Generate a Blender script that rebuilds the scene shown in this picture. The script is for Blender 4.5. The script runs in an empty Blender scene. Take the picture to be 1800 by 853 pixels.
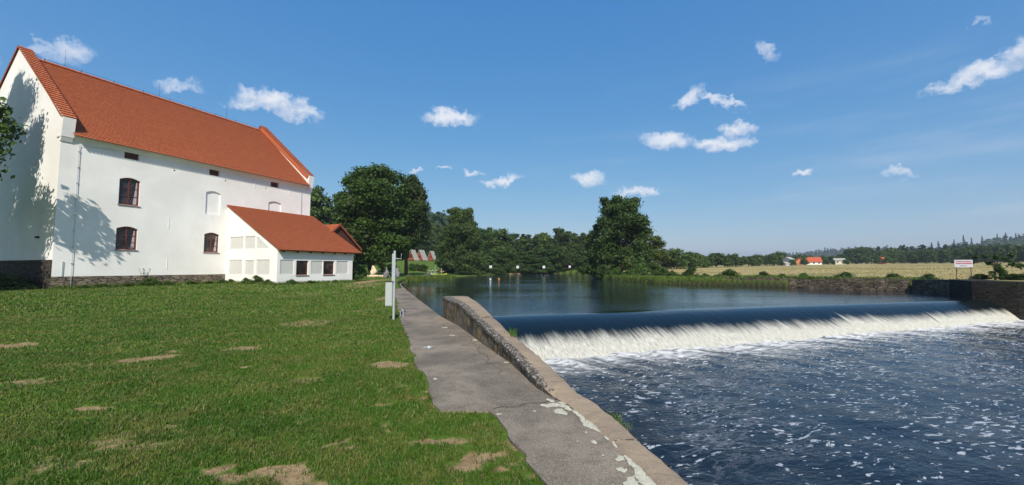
import bpy, bmesh, math, random
import numpy as np
from mathutils import Vector, Matrix
from mathutils.geometry import tessellate_polygon

random.seed(7)
S = bpy.context.scene
COL = S.collection
R = math.radians
ZU, ZL = -0.12, -1.10            # water levels above and below the weir
EYE = 1.65
HAZE = .00032
F, PT = 702.0, 0.062

# ------------------------------------------------------------------ helpers
def ray(px, py):
    a = (px - 900) / F; b = (426.5 - py) / F
    return np.array([a, math.cos(PT) - b * math.sin(PT), math.sin(PT) + b * math.cos(PT)])

def G(px, py, z):
    r = ray(px, py); t = (z - EYE) / r[2]
    return (float(r[0] * t), float(r[1] * t))

def at_y(px, Y):
    r = ray(px, 470); return float(r[0] / r[1] * Y)

def top_z(py, Y):
    r = ray(900, py); return float(EYE + r[2] / r[1] * Y)

def tag(o, label=None, cat=None, group=None, kind=None):
    if label: o['label'] = label
    if cat: o['category'] = cat
    if group: o['group'] = group
    if kind: o['kind'] = kind
    return o

def empty(name, loc, label, cat, group=None, rz=0.0):
    o = bpy.data.objects.new(name, None); COL.objects.link(o)
    o.location = loc; o.rotation_euler = (0, 0, rz)
    return tag(o, label, cat, group)

def link(name, me, mat, parent=None, smooth=False):
    if mat is not None and not me.materials: me.materials.append(mat)
    if smooth: me.polygons.foreach_set('use_smooth', [True] * len(me.polygons))
    o = bpy.data.objects.new(name, me); COL.objects.link(o)
    if parent is not None: o.parent = parent
    return o

class MB:
    def __init__(s): s.v = []; s.f = []; s.uv = []
    def face(s, pts, uv=None):
        n = len(s.v); s.v += [tuple(p) for p in pts]; s.f.append(tuple(range(n, n + len(pts))))
        s.uv.append(uv if uv else [(0, 0)] * len(pts)); return s
    def hexa(s, p):            # 8 points: bottom 4 ccw, top 4 ccw
        for q in ((3, 2, 1, 0), (4, 5, 6, 7), (0, 1, 5, 4), (1, 2, 6, 5), (2, 3, 7, 6), (3, 0, 4, 7)):
            s.face([p[i] for i in q])
        return s
    def box(s, c, d, rz=0.0):
        cs, sn = math.cos(rz), math.sin(rz); p = []
        for z in (-1, 1):
            for x, y in ((-1, -1), (1, -1), (1, 1), (-1, 1)):
                X, Y = x * d[0] / 2, y * d[1] / 2
                p.append((c[0] + X * cs - Y * sn, c[1] + X * sn + Y * cs, c[2] + z * d[2] / 2))
        return s.hexa(p)
    def tube(s, pts, rad, n=8, cap=True):
        pts = [Vector(p) for p in pts]
        if not hasattr(rad, '__len__'): rad = [rad] * len(pts)
        rings = []
        for i, p in enumerate(pts):
            d = (pts[min(i + 1, len(pts) - 1)] - pts[max(i - 1, 0)]).normalized()
            a = d.cross(Vector((0, 0, 1))) if abs(d.z) < .95 else d.cross(Vector((1, 0, 0)))
            a.normalize(); b = d.cross(a)
            base = len(s.v)
            for k in range(n):
                t = 2 * math.pi * k / n
                s.v.append(tuple(p + (a * math.cos(t) + b * math.sin(t)) * rad[i]))
            rings.append(base)
        for i in range(len(pts) - 1):
            for k in range(n):
                k2 = (k + 1) % n
                s.f.append((rings[i] + k, rings[i] + k2, rings[i + 1] + k2, rings[i + 1] + k)); s.uv.append([(0, 0)] * 4)
        if cap:
            s.f.append(tuple(rings[0] + k for k in range(n))); s.uv.append([(0, 0)] * n)
            s.f.append(tuple(rings[-1] + n - 1 - k for k in range(n))); s.uv.append([(0, 0)] * n)
        return s
    def build(s, name, mat, parent=None, smooth=False, org=None):
        me = bpy.data.meshes.new(name)
        v = s.v
        if org is not None: v = [(a - org[0], b - org[1], c - org[2]) for a, b, c in v]
        me.from_pydata(v, [], s.f)
        if any(u != [(0, 0)] * len(u) for u in s.uv):
            l = me.uv_layers.new(name='UVMap')
            l.data.foreach_set('uv', np.array([c for f in s.uv for c in f], 'f').ravel())
        me.update()
        bm = bmesh.new(); bm.from_mesh(me); bmesh.ops.recalc_face_normals(bm, faces=bm.faces); bm.to_mesh(me); bm.free()
        return link(name, me, mat, parent, smooth)

def np_mesh(name, V, Fc, nside, uv=None):
    """fast mesh of equal-sided faces"""
    me = bpy.data.meshes.new(name)
    me.vertices.add(len(V)); me.vertices.foreach_set('co', np.asarray(V, 'f').ravel())
    n = len(Fc)
    me.loops.add(n * nside); me.loops.foreach_set('vertex_index', np.asarray(Fc, 'i').ravel())
    me.polygons.add(n); me.polygons.foreach_set('loop_start', np.arange(0, n * nside, nside, dtype='i'))
    if uv is not None:
        l = me.uv_layers.new(name='UVMap'); l.data.foreach_set('uv', np.asarray(uv, 'f')[np.asarray(Fc).ravel()].ravel())
    me.update(calc_edges=True)
    return me

def _h(ix, iy, seed):
    n = (ix.astype(np.int64) * 374761393 + iy.astype(np.int64) * 668265263 + seed * 1442695041) & 0xffffffff
    n = ((n ^ (n >> 13)) * 1274126177) & 0xffffffff
    return ((n ^ (n >> 16)) & 0xffff) / 65535.0

def vnoise(x, y, seed=0):
    ix, iy = np.floor(x), np.floor(y); fx, fy = x - ix, y - iy
    fx = fx * fx * (3 - 2 * fx); fy = fy * fy * (3 - 2 * fy)
    a, b, c, d = _h(ix, iy, seed), _h(ix + 1, iy, seed), _h(ix, iy + 1, seed), _h(ix + 1, iy + 1, seed)
    return (a * (1 - fx) + b * fx) * (1 - fy) + (c * (1 - fx) + d * fx) * fy

def fbm(x, y, seed=0, o=4):
    s = 0; a = 1; t = 0
    for i in range(o):
        s = s + a * vnoise(x * 2 ** i, y * 2 ** i, seed + i * 17); t += a; a *= .5
    return s / t

def sstep(a, b, x):
    t = np.clip((x - a) / (b - a), 0, 1); return t * t * (3 - 2 * t)

# ------------------------------------------------------------------ material kit
class NT:
    def __init__(s, name):
        s.m = bpy.data.materials.new(name); s.m.use_nodes = True; s.t = s.m.node_tree
        s.t.nodes.clear(); s.out = s.t.nodes.new('ShaderNodeOutputMaterial')
    def n(s, typ, **kw):
        nd = s.t.nodes.new('ShaderNode' + typ)
        for k, v in kw.items():
            if k.startswith('i_'):
                key = k[2:].replace('_', ' ')
                s.put(nd.inputs[key], v)
            else: setattr(nd, k, v)
        return nd
    def put(s, sock, v):
        if isinstance(v, bpy.types.NodeSocket): s.t.links.new(v, sock)
        elif isinstance(v, bpy.types.Node): s.t.links.new(v.outputs[0], sock)
        else: sock.default_value = v
    def math(s, op, a, b=0.0, c=None, clamp=False):
        nd = s.t.nodes.new('ShaderNodeMath'); nd.operation = op; nd.use_clamp = clamp
        s.put(nd.inputs[0], a); s.put(nd.inputs[1], b)
        if c is not None: s.put(nd.inputs[2], c)
        return nd.outputs[0]
    def map(s, v, a, b, c=0.0, d=1.0, smooth=True):
        nd = s.t.nodes.new('ShaderNodeMapRange'); nd.interpolation_type = 'SMOOTHSTEP' if smooth else 'LINEAR'
        s.put(nd.inputs[0], v)
        for i, q in enumerate((a, b, c, d)): nd.inputs[i + 1].default_value = q
        return nd.outputs[0]
    def mix(s, f, a, b, bt='MIX'):
        nd = s.t.nodes.new('ShaderNodeMix'); nd.data_type = 'RGBA'; nd.blend_type = bt
        s.put(nd.inputs[0], f); s.put(nd.inputs[6], a if not isinstance(a, tuple) else (*a, 1)); s.put(nd.inputs[7], b if not isinstance(b, tuple) else (*b, 1))
        return nd.outputs[2]
    def coord(s, which='Object'):
        return s.n('TexCoord').outputs[which]
    def scaled(s, vec, sc, rot=(0, 0, 0)):
        nd = s.n('Mapping'); s.put(nd.inputs[0], vec); nd.inputs['Scale'].default_value = sc; nd.inputs['Rotation'].default_value = rot
        return nd.outputs[0]
    def noise(s, vec, scale, detail=4, rough=.55, dist=0.0):
        nd = s.n('TexNoise'); s.put(nd.inputs['Vector'], vec)
        nd.inputs['Scale'].default_value = scale; nd.inputs['Detail'].default_value = detail
        nd.inputs['Roughness'].default_value = rough; nd.inputs['Distortion'].default_value = dist
        return nd.outputs[0]
    def ramp(s, v, stops):
        nd = s.n('ValToRGB'); s.put(nd.inputs[0], v); e = nd.color_ramp.elements
        while len(e) < len(stops): e.new(.5)
        for i, (p, c) in enumerate(stops): e[i].position = p; e[i].color = (*c, 1)
        return nd.outputs[0]
    def bump(s, h, st=.3, dist=.02, nrm=None):
        nd = s.n('Bump'); s.put(nd.inputs['Height'], h); nd.inputs['Strength'].default_value = st; nd.inputs['Distance'].default_value = dist
        if nrm is not None: s.put(nd.inputs['Normal'], nrm)
        return nd.outputs[0]
    def pbsdf(s, col, rough=.8, nrm=None, metal=0.0, spec=.4, **kw):
        nd = s.n('BsdfPrincipled'); s.put(nd.inputs['Base Color'], (*col, 1) if isinstance(col, tuple) else col)
        s.put(nd.inputs['Roughness'], rough); nd.inputs['Metallic'].default_value = metal; nd.inputs['Specular IOR Level'].default_value = spec
        if nrm is not None: s.put(nd.inputs['Normal'], nrm)
        for k, v in kw.items(): s.put(nd.inputs[k], v)
        return nd
    def done(s, sh):
        s.put(s.out.inputs[0], sh if isinstance(sh, bpy.types.NodeSocket) else sh.outputs[0]); return s.m

def mat_plain(name, col, rough=.6, metal=0.0, var=.15, scale=3.0, bump=.1):
    k = NT(name); c = k.coord(); n = k.noise(c, scale, 5)
    dark = tuple(x * (1 - var) for x in col); lite = tuple(min(1, x * (1 + var)) for x in col)
    f = k.noise(c, scale * 14, 3)
    return k.done(k.pbsdf(k.mix(n, dark, lite), rough, k.bump(f, bump, .01), metal))

def mat_plaster():
    k = NT('white_plaster'); c = k.coord()
    n = k.noise(c, .5, 6, .6); st = k.noise(k.scaled(c, (2.2, 2.2, .25)), 1.2, 5, .65)
    col = k.mix(k.map(n, .35, .7), (.76, .745, .71), (.84, .825, .79))
    col = k.mix(k.map(st, .6, .85, 0, .35), col, (.60, .57, .50))
    b = k.math('ADD', k.noise(c, 2.2, 4), k.math('MULTIPLY', k.noise(c, 30, 3), .35))
    return k.done(k.pbsdf(col, .9, k.bump(b, .35, .03), spec=.2))

def mat_tiles(name='roof_tile_clay', bw=.18, sc=1.0):
    k = NT(name); uv = k.n('UVMap').outputs[0]
    br = k.n('TexBrick', offset=.5, squash=1.0); k.put(br.inputs['Vector'], uv)
    br.inputs['Scale'].default_value = 1.0; br.inputs['Brick Width'].default_value = bw; br.inputs['Row Height'].default_value = .165 * sc
    br.inputs['Mortar Size'].default_value = .012; br.inputs['Mortar Smooth'].default_value = .3; br.inputs['Bias'].default_value = 0
    br.inputs['Color1'].default_value = (.42, .108, .034, 1); br.inputs['Color2'].default_value = (.56, .165, .055, 1); br.inputs['Mortar'].default_value = (.20, .055, .028, 1)
    n = k.noise(k.coord(), .35, 6, .6)
    col = k.mix(k.map(n, .3, .75, 0, .5), br.outputs[0], (.36, .105, .048))
    n2 = k.noise(k.coord(), 9, 2)
    col = k.mix(k.map(n2, .68, .8, 0, .35), col, (.62, .27, .14))
    return k.done(k.pbsdf(col, .75, k.bump(k.math('SUBTRACT', 1.0, br.outputs[1]), .5, .02), spec=.3))

def mat_stone(name, c1, c2, mortar, sx=2.0, sz=5.0, moss=0.0):
    k = NT(name); c = k.coord(); w = k.n('TexNoise'); k.put(w.inputs['Vector'], c); w.inputs['Scale'].default_value = 1.5
    v = k.n('VectorMath', operation='MULTIPLY_ADD'); k.put(v.inputs[0], w.outputs['Color']); v.inputs[1].default_value = (.25, .25, .12); k.put(v.inputs[2], c)
    p = k.scaled(v.outputs[0], (sx, sx, sz))
    vo = k.n('TexVoronoi', feature='DISTANCE_TO_EDGE'); k.put(vo.inputs['Vector'], p); vo.inputs['Scale'].default_value = 1
    vc = k.n('TexVoronoi', feature='F1'); k.put(vc.inputs['Vector'], p); vc.inputs['Scale'].default_value = 1
    tone = k.n('SeparateColor'); k.put(tone.inputs[0], vc.outputs['Color'])
    col = k.mix(tone.outputs[0], c1, c2)
    col = k.mix(k.map(k.noise(c, 6, 5), .35, .75, 0, .6), col, tuple(x * .45 for x in c1))
    e = k.map(vo.outputs[0], .02, .09)
    col = k.mix(e, mortar, col)
    if moss: col = k.mix(k.map(k.noise(c, .9, 5), .5, .62, 0, moss), col, (.035, .05, .015))
    h = k.math('ADD', k.math('MULTIPLY', e, .7), k.math('MULTIPLY', k.noise(c, 9, 5), .5))
    return k.done(k.pbsdf(col, .9, k.bump(h, .9, .06), spec=.2))

def mat_leaf(name, c1, c2, sc=.8, tr=.22):
    k = NT(name); c = k.coord()
    oi = k.n('ObjectInfo').outputs['Random']
    n = k.noise(c, sc, 3); n2 = k.noise(c, sc * 9, 2)
    col = k.mix(k.map(n, .3, .7), c1, c2)
    col = k.mix(k.map(n2, .35, .75, 0, .55), col, tuple(x * 1.5 for x in c2))
    hs = k.n('HueSaturation'); k.put(hs.inputs['Color'], col)
    k.put(hs.inputs['Hue'], k.map(oi, 0, 1, .485, .512, False)); k.put(hs.inputs['Value'], k.map(oi, 0, 1, .78, 1.22, False))
    d = k.pbsdf(hs.outputs[0], .55, spec=.25)
    t = k.n('BsdfTranslucent'); k.put(t.inputs[0], k.mix(.5, hs.outputs[0], (.09, .13, .01)))
    m = k.n('MixShader'); m.inputs[0].default_value = tr; k.put(m.inputs[1], d.outputs[0]); k.put(m.inputs[2], t.outputs[0])
    return k.done(m)

def mat_concrete(name, base, dark, mott=1.0, ochre=0.0, sc=1.0):
    k = NT(name); c = k.coord()
    a = k.noise(c, .9 * sc, 6, .62, .3); b = k.noise(c, 5 * sc, 5, .6); d = k.noise(c, 110, 2, .6); e = k.noise(c, 38, 3, .6)
    col = k.mix(k.map(a, .36, .68, 0, mott), base, dark)
    col = k.mix(k.map(b, .48, .7, 0, .55), col, tuple(x * .62 for x in base))
    col = k.mix(k.map(d, .56, .72, 0, .45), col, tuple(min(1, x * 1.55) for x in base))
    col = k.mix(k.map(d, .46, .34, 0, .55), col, tuple(x * .45 for x in base))
    col = k.mix(k.map(e, .62, .72, 0, .5), col, tuple(x * .5 for x in base))
    if ochre:
        col = k.mix(k.map(k.noise(c, 2.6, 4, .6), .56, .66, 0, ochre), col, (.30, .20, .075))
        col = k.mix(k.map(k.noise(c, 7.5, 4, .7), .62, .68, 0, .8), col, (.42, .41, .34))
        col = k.mix(k.map(k.noise(k.scaled(c, (4, 4, .7)), 2.2, 5, .6), .48, .64, 0, .8), col, (.035, .03, .024))
    h = k.math('ADD', k.math('MULTIPLY', d, .35), k.math('ADD', k.math('MULTIPLY', e, .5), b))
    return k.done(k.pbsdf(col, .92, k.bump(h, .55, .012), spec=.2))

M = {}
M['plaster'] = mat_plaster()
M['tile'] = mat_tiles()
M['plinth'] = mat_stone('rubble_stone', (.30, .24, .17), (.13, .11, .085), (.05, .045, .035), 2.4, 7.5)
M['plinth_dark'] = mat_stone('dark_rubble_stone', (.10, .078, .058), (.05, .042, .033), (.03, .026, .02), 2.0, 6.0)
M['bankstone'] = mat_stone('river_wall_stone', (.21, .17, .125), (.065, .052, .04), (.016, .014, .012), 2.6, 8.0, .35)
M['brown'] = mat_plain('brown_window_paint', (.135, .034, .024), .55)
M['boards'] = mat_plain('dark_brown_boards', (.07, .026, .016), .8, var=.4, scale=6)
M['hole'] = mat_plain('dark_opening', (.012, .009, .009), .9)
M['steel'] = mat_plain('galvanised_steel', (.42, .45, .46), .45, .35, .12, 6)
M['greymetal'] = mat_plain('grey_painted_box', (.40, .43, .42), .5, .1, .10, 4)
M['rust'] = mat_plain('dark_metal', (.06, .05, .045), .6, .4)
M['sign'] = mat_plain('sign_white', (.55, .55, .60), .5, var=.04)
M['red'] = mat_plain('sign_red', (.42, .03, .06), .5)
M['ink'] = mat_plain('sign_ink', (.05, .05, .12), .5)
M['panel'] = mat_plain('grey_render_panel', (.56, .555, .53), .9, var=.10, scale=2, bump=.3)
M['wood'] = mat_plain('bare_weathered_wood', (.40, .27, .15), .8, var=.35, scale=4)
M['palestone'] = mat_plain('pale_stone', (.62, .50, .34), .8, var=.3, scale=3)
M['greystone'] = mat_plain('grey_stone', (.20, .19, .20), .8, var=.3, scale=3)
M['bark'] = mat_plain('bark', (.085, .062, .042), .95, var=.4, scale=3, bump=.8)
M['eternit'] = mat_plain('pale_roof_sheet', (.36, .35, .31), .8, var=.15, scale=1.5)
M['redwood'] = mat_plain('red_brown_wood', (.24, .062, .032), .8, var=.3)
M['yellow'] = mat_plain('yellow_green_plastic', (.45, .50, .07), .5)
M['orange_wall'] = mat_plain('orange_plaster', (.52, .20, .09), .9)
M['cream_wall'] = mat_plain('cream_plaster', (.66, .60, .47), .9)
M['cloth'] = mat_plain('grey_tarpaulin', (.07, .075, .085), .8)
k = NT('window_glass'); c = k.coord()
M['glass'] = k.done(k.pbsdf(k.mix(k.map(k.noise(c, 1.3, 2), .45, .65), (.012, .010, .012), (.06, .045, .045)), .08, k.bump(k.noise(c, 1.5, 2), .06, .02), spec=.5))
M['curtain'] = mat_plain('net_curtain', (.45, .38, .40), .9, scale=9)

M['leaf_dark'] = mat_leaf('leaf_dark', (0.0179, 0.0384, 0.0088), (0.0461, 0.0845, 0.0165))
M['leaf_mid'] = mat_leaf('leaf_mid', (0.0282, 0.0589, 0.0132), (0.0717, 0.1203, 0.0264))
M['leaf_lite'] = mat_leaf('leaf_lite', (0.041, 0.0742, 0.0132), (0.1088, 0.16, 0.0308))
M['leaf_bush'] = mat_leaf('leaf_bush', (.026, .055, .010), (.065, .12, .022), 1.6)
M['leaf_conifer'] = mat_leaf('leaf_conifer', (.010, .021, .010), (.022, .040, .016))
M['leaf_far'] = mat_leaf('leaf_far', (0.0166, 0.0333, 0.0121), (0.0384, 0.0614, 0.0198), .05)
M['leaf_chestnut'] = mat_leaf('leaf_chestnut', (0.0179, 0.041, 0.0066), (0.0538, 0.0947, 0.0132), 1.2)

# ------------------------------------------------------------------ layout of the river
CL, CR = np.array(G(875, 556, ZU)), np.array(G(1715, 527.6, ZU))
FL, FR = np.array(G(1000, 632, ZL)), np.array(G(1788, 565, ZL))
WALL = [  # left top, right top, height
    (-2.33, 13.5, -1.5, 13.6, .69), (-1.51, 11.4, -1.02, 11.7, .65), (-.40, 8.05, -.10, 8.3, .37), (-.03, 7.0, .30, 7.15, .24),
    (.34, 5.6, .69, 5.65, .12), (.52, 5.2, .84, 5.2, .06), (.71, 4.85, 1.01, 4.85, .035), (.92, 3.99, 1.18, 4.0, .025), (1.08, 3.14, 1.34, 3.14, .025),
    (1.36, 1.6, 1.62, 1.6, .025), (2.1, -3.0, 2.36, -3.0, .025)]
PATH_L = [(1.05, -3.0), (.42, 1.9), (.24, 3.14), (.02, 3.9), (-.23, 4.70), (-.85, 4.72), (-1.18, 5.7), (-1.62, 6.95), (-2.54, 9.8), (-3.62, 13.03), (-4.7, 16.6), (-6.8, 23.4), (-10.2, 33.4), (-13.3, 42.0), (-17.2, 52.0), (-22.3, 63.0)]
PATH_R = [(2.1, -3.0), (1.36, 1.6), (1.08, 3.14), (.92, 3.99), (.71, 4.85), (.34, 5.6), (-.03, 7.0), (-.40, 8.05), (-1.51, 11.4), (-2.38, 13.5), (-2.85, 14.9), (-4.4, 19.5), (-7.2, 27.8), (-10.6, 38.2), (-12.4, 46.0), (-16.0, 60.0)]
bank_px = [(712, 496), (735, 495), (770, 492), (800, 488.5), (830, 485.5), (880, 482.6), (960, 481.2), (1040, 482)]
bankR_px = [(1045, 487), (1060, 491), (1120, 496), (1150, 499), (1200, 500.5), (1300, 503), (1400, 506), (1480, 509), (1600, 513)]
LB = [G(x, y, ZU) for x, y in bank_px]
RB = [G(x, y, ZU) for x, y in bankR_px]
CORNER = [(28.3, 26.0), (25.35, 22.15), (26.15, 20.75), (31.0, 15.5), (60.0, 10.0), (60, -40)]
RIVER = [(8.0, -40.0), (2.25, -3), (1.5, 1.6), (1.22, 3.14), (1.06, 4.0), (.88, 4.85), (.55, 5.6), (.15, 7.1), (-.22, 8.2), (-1.25, 11.5), (-2.5, 14.0),
         (-2.95, 14.9), (-4.55, 19.5), (-7.35, 27.8), (-10.8, 38.2), (-11.8, 43)] + LB[0:] + RB + CORNER
RIV = np.array(RIVER)

def sdist(P, poly):
    """signed distance to polygon, negative inside"""
    x, y = P[:, 0], P[:, 1]; d = np.full(len(P), 1e9); ins = np.zeros(len(P), bool)
    n = len(poly)
    for i in range(n):
        a = poly[i]; b = poly[(i + 1) % n]; e = b - a; L = e @ e
        t = np.clip(((x - a[0]) * e[0] + (y - a[1]) * e[1]) / L, 0, 1)
        dx = x - a[0] - t * e[0]; dy = y - a[1] - t * e[1]
        d = np.minimum(d, dx * dx + dy * dy)
        c = ((a[1] > y) != (b[1] > y))
        xi = a[0] + (y - a[1]) / (b[1] - a[1] + 1e-12) * e[0]
        ins ^= c & (x < xi)
    d = np.sqrt(d); return np.where(ins, -d, d)

A0 = np.array([-27.51, 23.92]); TH = 1.153
UF = np.array([math.cos(TH), math.sin(TH)]); UO = np.array([UF[1], -UF[0]])
def B(s, d, z=0.0):
    p = A0 + UF * s + UO * d; return (float(p[0]), float(p[1]), z)

def base_h(x, y):
    # left bank
    p = (x - A0[0]) * UO[0] + (y - A0[1]) * UO[1]                 # distance out from facade
    left = .36 * sstep(16, 5, p) * sstep(70, 40, y) - .02
    left = np.maximum(left, sstep(20, 60, y) * .12 * sstep(-8, -14, x) - .02)
    # wooded hill behind the left bank
    hx = np.clip((-x - 20) / 60, 0, 1); hill = 27 * sstep(95, 330, y + np.abs(x + 60) * .2) * sstep(5, -70, x - (y - 100) * .05) + 2.4 * sstep(80, 122, y) * sstep(-14, -24, x)
    left = left + hill + 1.2 * sstep(45, 75, y) * sstep(-10, -30, x) * .4
    right = .62 + .0062 * np.clip(y - 40, 0, 400) + .0118 * np.clip(x - 30, 0, 600)
    right = right + .22 * sstep(34, 22, y) * sstep(18, 30, x) * sstep(60, 34, x)
    m = sstep(8, 20, x - np.clip(y - 112, 0, 400) * .15)
    m = np.where(y < 15, sstep(8, 20, x), m)
    return left * (1 - m) + right * m

def ground_h(x, y):
    P = np.stack([x, y], 1); d = sdist(P, RIV)
    h = base_h(x, y) + (fbm(x * .35, y * .35, 3) - .5) * .05 * sstep(2, 9, d)
    w = np.where(x < 1.8, 1.0, 1.0)
    under = -2.6
    soft = sstep(-1.2, .25, d)
    hard = sstep(-.25, .02, d)
    stonew = (x > 24.5) & (y < 40) & (y > 8)
    soft = np.where(stonew, sstep(.15, .7, d), soft)
    isl = ((x < 3) & (y < 42))
    t = np.where(isl, hard, soft)
    return under + (h - under) * t, d

# ------------------------------------------------------------------ ground
def lines(spec):
    out = [spec[0][0]]
    for a, b, st in spec:
        n = max(1, int(round((b - a) / st))); out += list(np.linspace(a, b, n + 1)[1:])
    return np.array(out)

def grow(a, b, s0, f=1.18):
    out = [a]; s = s0; sg = 1 if b > a else -1
    while (b - out[-1]) * sg > s: out.append(out[-1] + s * sg); s *= f
    out.append(b); return out
gx = np.concatenate([np.array(grow(-45, -4500, 1.5))[::-1], lines([(-45, -14, .8), (-14, 1.6, .13), (1.6, 60, .36)])[1:], grow(60, 4500, 1.5)[1:]])
gy = np.concatenate([np.array(grow(0, -300, .5, 1.3))[::-1], lines([(0, 2, .25), (2, 15, .13), (15, 45, .3), (45, 80, .5), (80, 140, 1.0)])[1:], grow(140, 4500, 2)[1:]])
XX, YY = np.meshgrid(gx, gy); x = XX.ravel(); y = YY.ravel()
h, gd = ground_h(x, y)
nx, ny = len(gx), len(gy)
idx = np.arange(nx * ny).reshape(ny, nx)
Q = np.stack([idx[:-1, :-1], idx[:-1, 1:], idx[1:, 1:], idx[1:, :-1]], -1).reshape(-1, 4)

patches = []   # cx, cy, rx, ry from places on the lawn
for px, py, wx, wy, s in [(440, 832, 85, 14, 1), (500, 822, 45, 12, 1), (520, 845, 60, 12, 1), (592, 783, 26, 8, 1), (760, 768, 32, 7, 1), (795, 775, 40, 8, .9), (835, 800, 28, 14, 1), (855, 818, 45, 6, .9), (680, 750, 16, 4, .9),
                          (690, 638, 36, 6, 1), (262, 629, 36, 7, 1), (300, 617, 24, 4, .9), (432, 644, 14, 5, 1), (430, 611, 30, 4, .8), (160, 712, 36, 5, 1), (108, 737, 26, 6, 1), (235, 712, 20, 3, .7), (40, 672, 40, 8, .7),
                          (545, 566, 50, 9, .6), (600, 600, 40, 5, .5), (20, 606, 45, 6, .95), (700, 680, 30, 5, .7), (680, 708, 24, 4, .8), (690, 520, 12, 10, .7), (655, 500, 12, 5, .9), (640, 505, 30, 5, .5), (540, 663, 34, 5, .6), (60, 560, 90, 10, .45), (130, 640, 50, 4, .6), (525, 520, 60, 5, .4), (640, 545, 20, 4, .5), (350, 600, 60, 5, .4), (940, 830, 16, 16, .9), (890, 770, 10, 14, .8), (748, 690, 12, 14, .8), (620, 575, 30, 4, .5), (425, 585, 30, 4, .45)]:
    cx, cy = G(px, py, 0); ex, _ = G(px + wx, py, 0); _, ey = G(px, py + wy, 0)
    patches.append((cx, cy, abs(ex - cx), max(abs(cy - ey), .08), s))
def bare_at(x, y):
    n1 = fbm(x * 1.3, y * 1.3, 11, 4); n2 = fbm(x * 6, y * 6, 31, 3); b = np.zeros_like(x)
    wx = x + (n2 - .5) * .5; wy = y + (fbm(x * 5, y * 5, 77, 3) - .5) * .5
    for cx, cy, rx, ry, s in patches:
        q = ((wx - cx) / rx) ** 2 + ((wy - cy) / ry) ** 2
        b = np.maximum(b, s * sstep(1.8, .35, q + (n1 - .5) * 1.4))
    gen = sstep(.56, .72, fbm(x * .55, y * .55, 5, 5)) * .55
    gen = gen * sstep(.45, .6, n2 * .6 + n1 * .4)
    return np.clip(np.maximum(b, gen), 0, 1)
dp = np.minimum(bare_at(x, y), 1)
h = h - dp * .012 * (y < 40)
gme = np_mesh('ground', np.stack([x, y, h], 1), Q, 4)
at = gme.attributes.new('bare', 'FLOAT', 'POINT'); at.data.foreach_set('value', dp.astype('f'))
isfield = sstep(8, 20, x - np.clip(y - 112, 0, 400) * .15) * sstep(.4, 2.5, gd)
at = gme.attributes.new('field', 'FLOAT', 'POINT'); at.data.foreach_set('value', isfield.astype('f'))
egd = sstep(5.5, 1.5, gd + (fbm(x * .3, y * .3, 44, 3) - .5) * 5) * .85; at = gme.attributes.new('edge', 'FLOAT', 'POINT'); at.data.foreach_set('value', egd.astype('f'))
bed = sstep(.35, -.1, gd); at = gme.attributes.new('bed', 'FLOAT', 'POINT'); at.data.foreach_set('value', bed.astype('f'))
gme.polygons.foreach_set('use_smooth', [True] * len(gme.polygons))

k = NT('ground_turf'); c = k.coord()
def attr(k, nm):
    a = k.n('Attribute'); a.attribute_name = nm; return a.outputs['Fac']
big = k.noise(c, .16, 5, .6); mid = k.noise(c, 1.1, 5, .65); fine = k.noise(c, 14, 4, .7)
gr = k.mix(k.map(big, .35, .68), (.078, .148, .017), (.125, .195, .026))
gr = k.mix(k.map(mid, .46, .66, 0, .7), gr, (.16, .15, .045))
gr = k.mix(k.map(fine, .35, .7, 0, .6), gr, (.045, .085, .012))
soil = k.mix(k.map(k.noise(c, 5, 5, .7), .3, .7), (.25, .165, .085), (.37, .265, .145))
soil = k.mix(k.map(fine, .45, .75, 0, .5), soil, (.15, .12, .06))
near = k.mix(k.map(k.math('ADD', attr(k, 'bare'), k.math('MULTIPLY', k.math('SUBTRACT', k.noise(c, 9, 4, .7), .5), 1.1)), .25, .75), gr, soil)
fn = k.noise(k.scaled(c, (.05, .22, 1)), 1, 6, .65)
fc = k.mix(k.map(fn, .38, .62), (.31, .25, .105), (.41, .34, .165))
fc = k.mix(k.map(k.noise(k.scaled(c, (.03, .10, 1), (0, 0, .1)), 1, 5, .6), .46, .66, 0, .85), fc, (.15, .16, .05))
fc = k.mix(k.map(k.noise(k.scaled(c, (.5, 1.2, 1)), 1, 6, .7), .42, .72, 0, .45), fc, (.21, .175, .07))
fc = k.mix(attr(k, 'edge'), fc, (.075, .12, .022))
col = k.mix(attr(k, 'field'), near, fc)
col = k.mix(attr(k, 'bed'), col, (.03, .028, .018))
hh = k.math('ADD', k.noise(c, 22, 5, .7), k.math('MULTIPLY', k.noise(c, 3, 4, .6), 1.5))
M['ground'] = k.done(k.pbsdf(col, .95, k.bump(hh, .8, .03), spec=.1))
tag(link('ground', gme, M['ground']), kind='structure')

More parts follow.
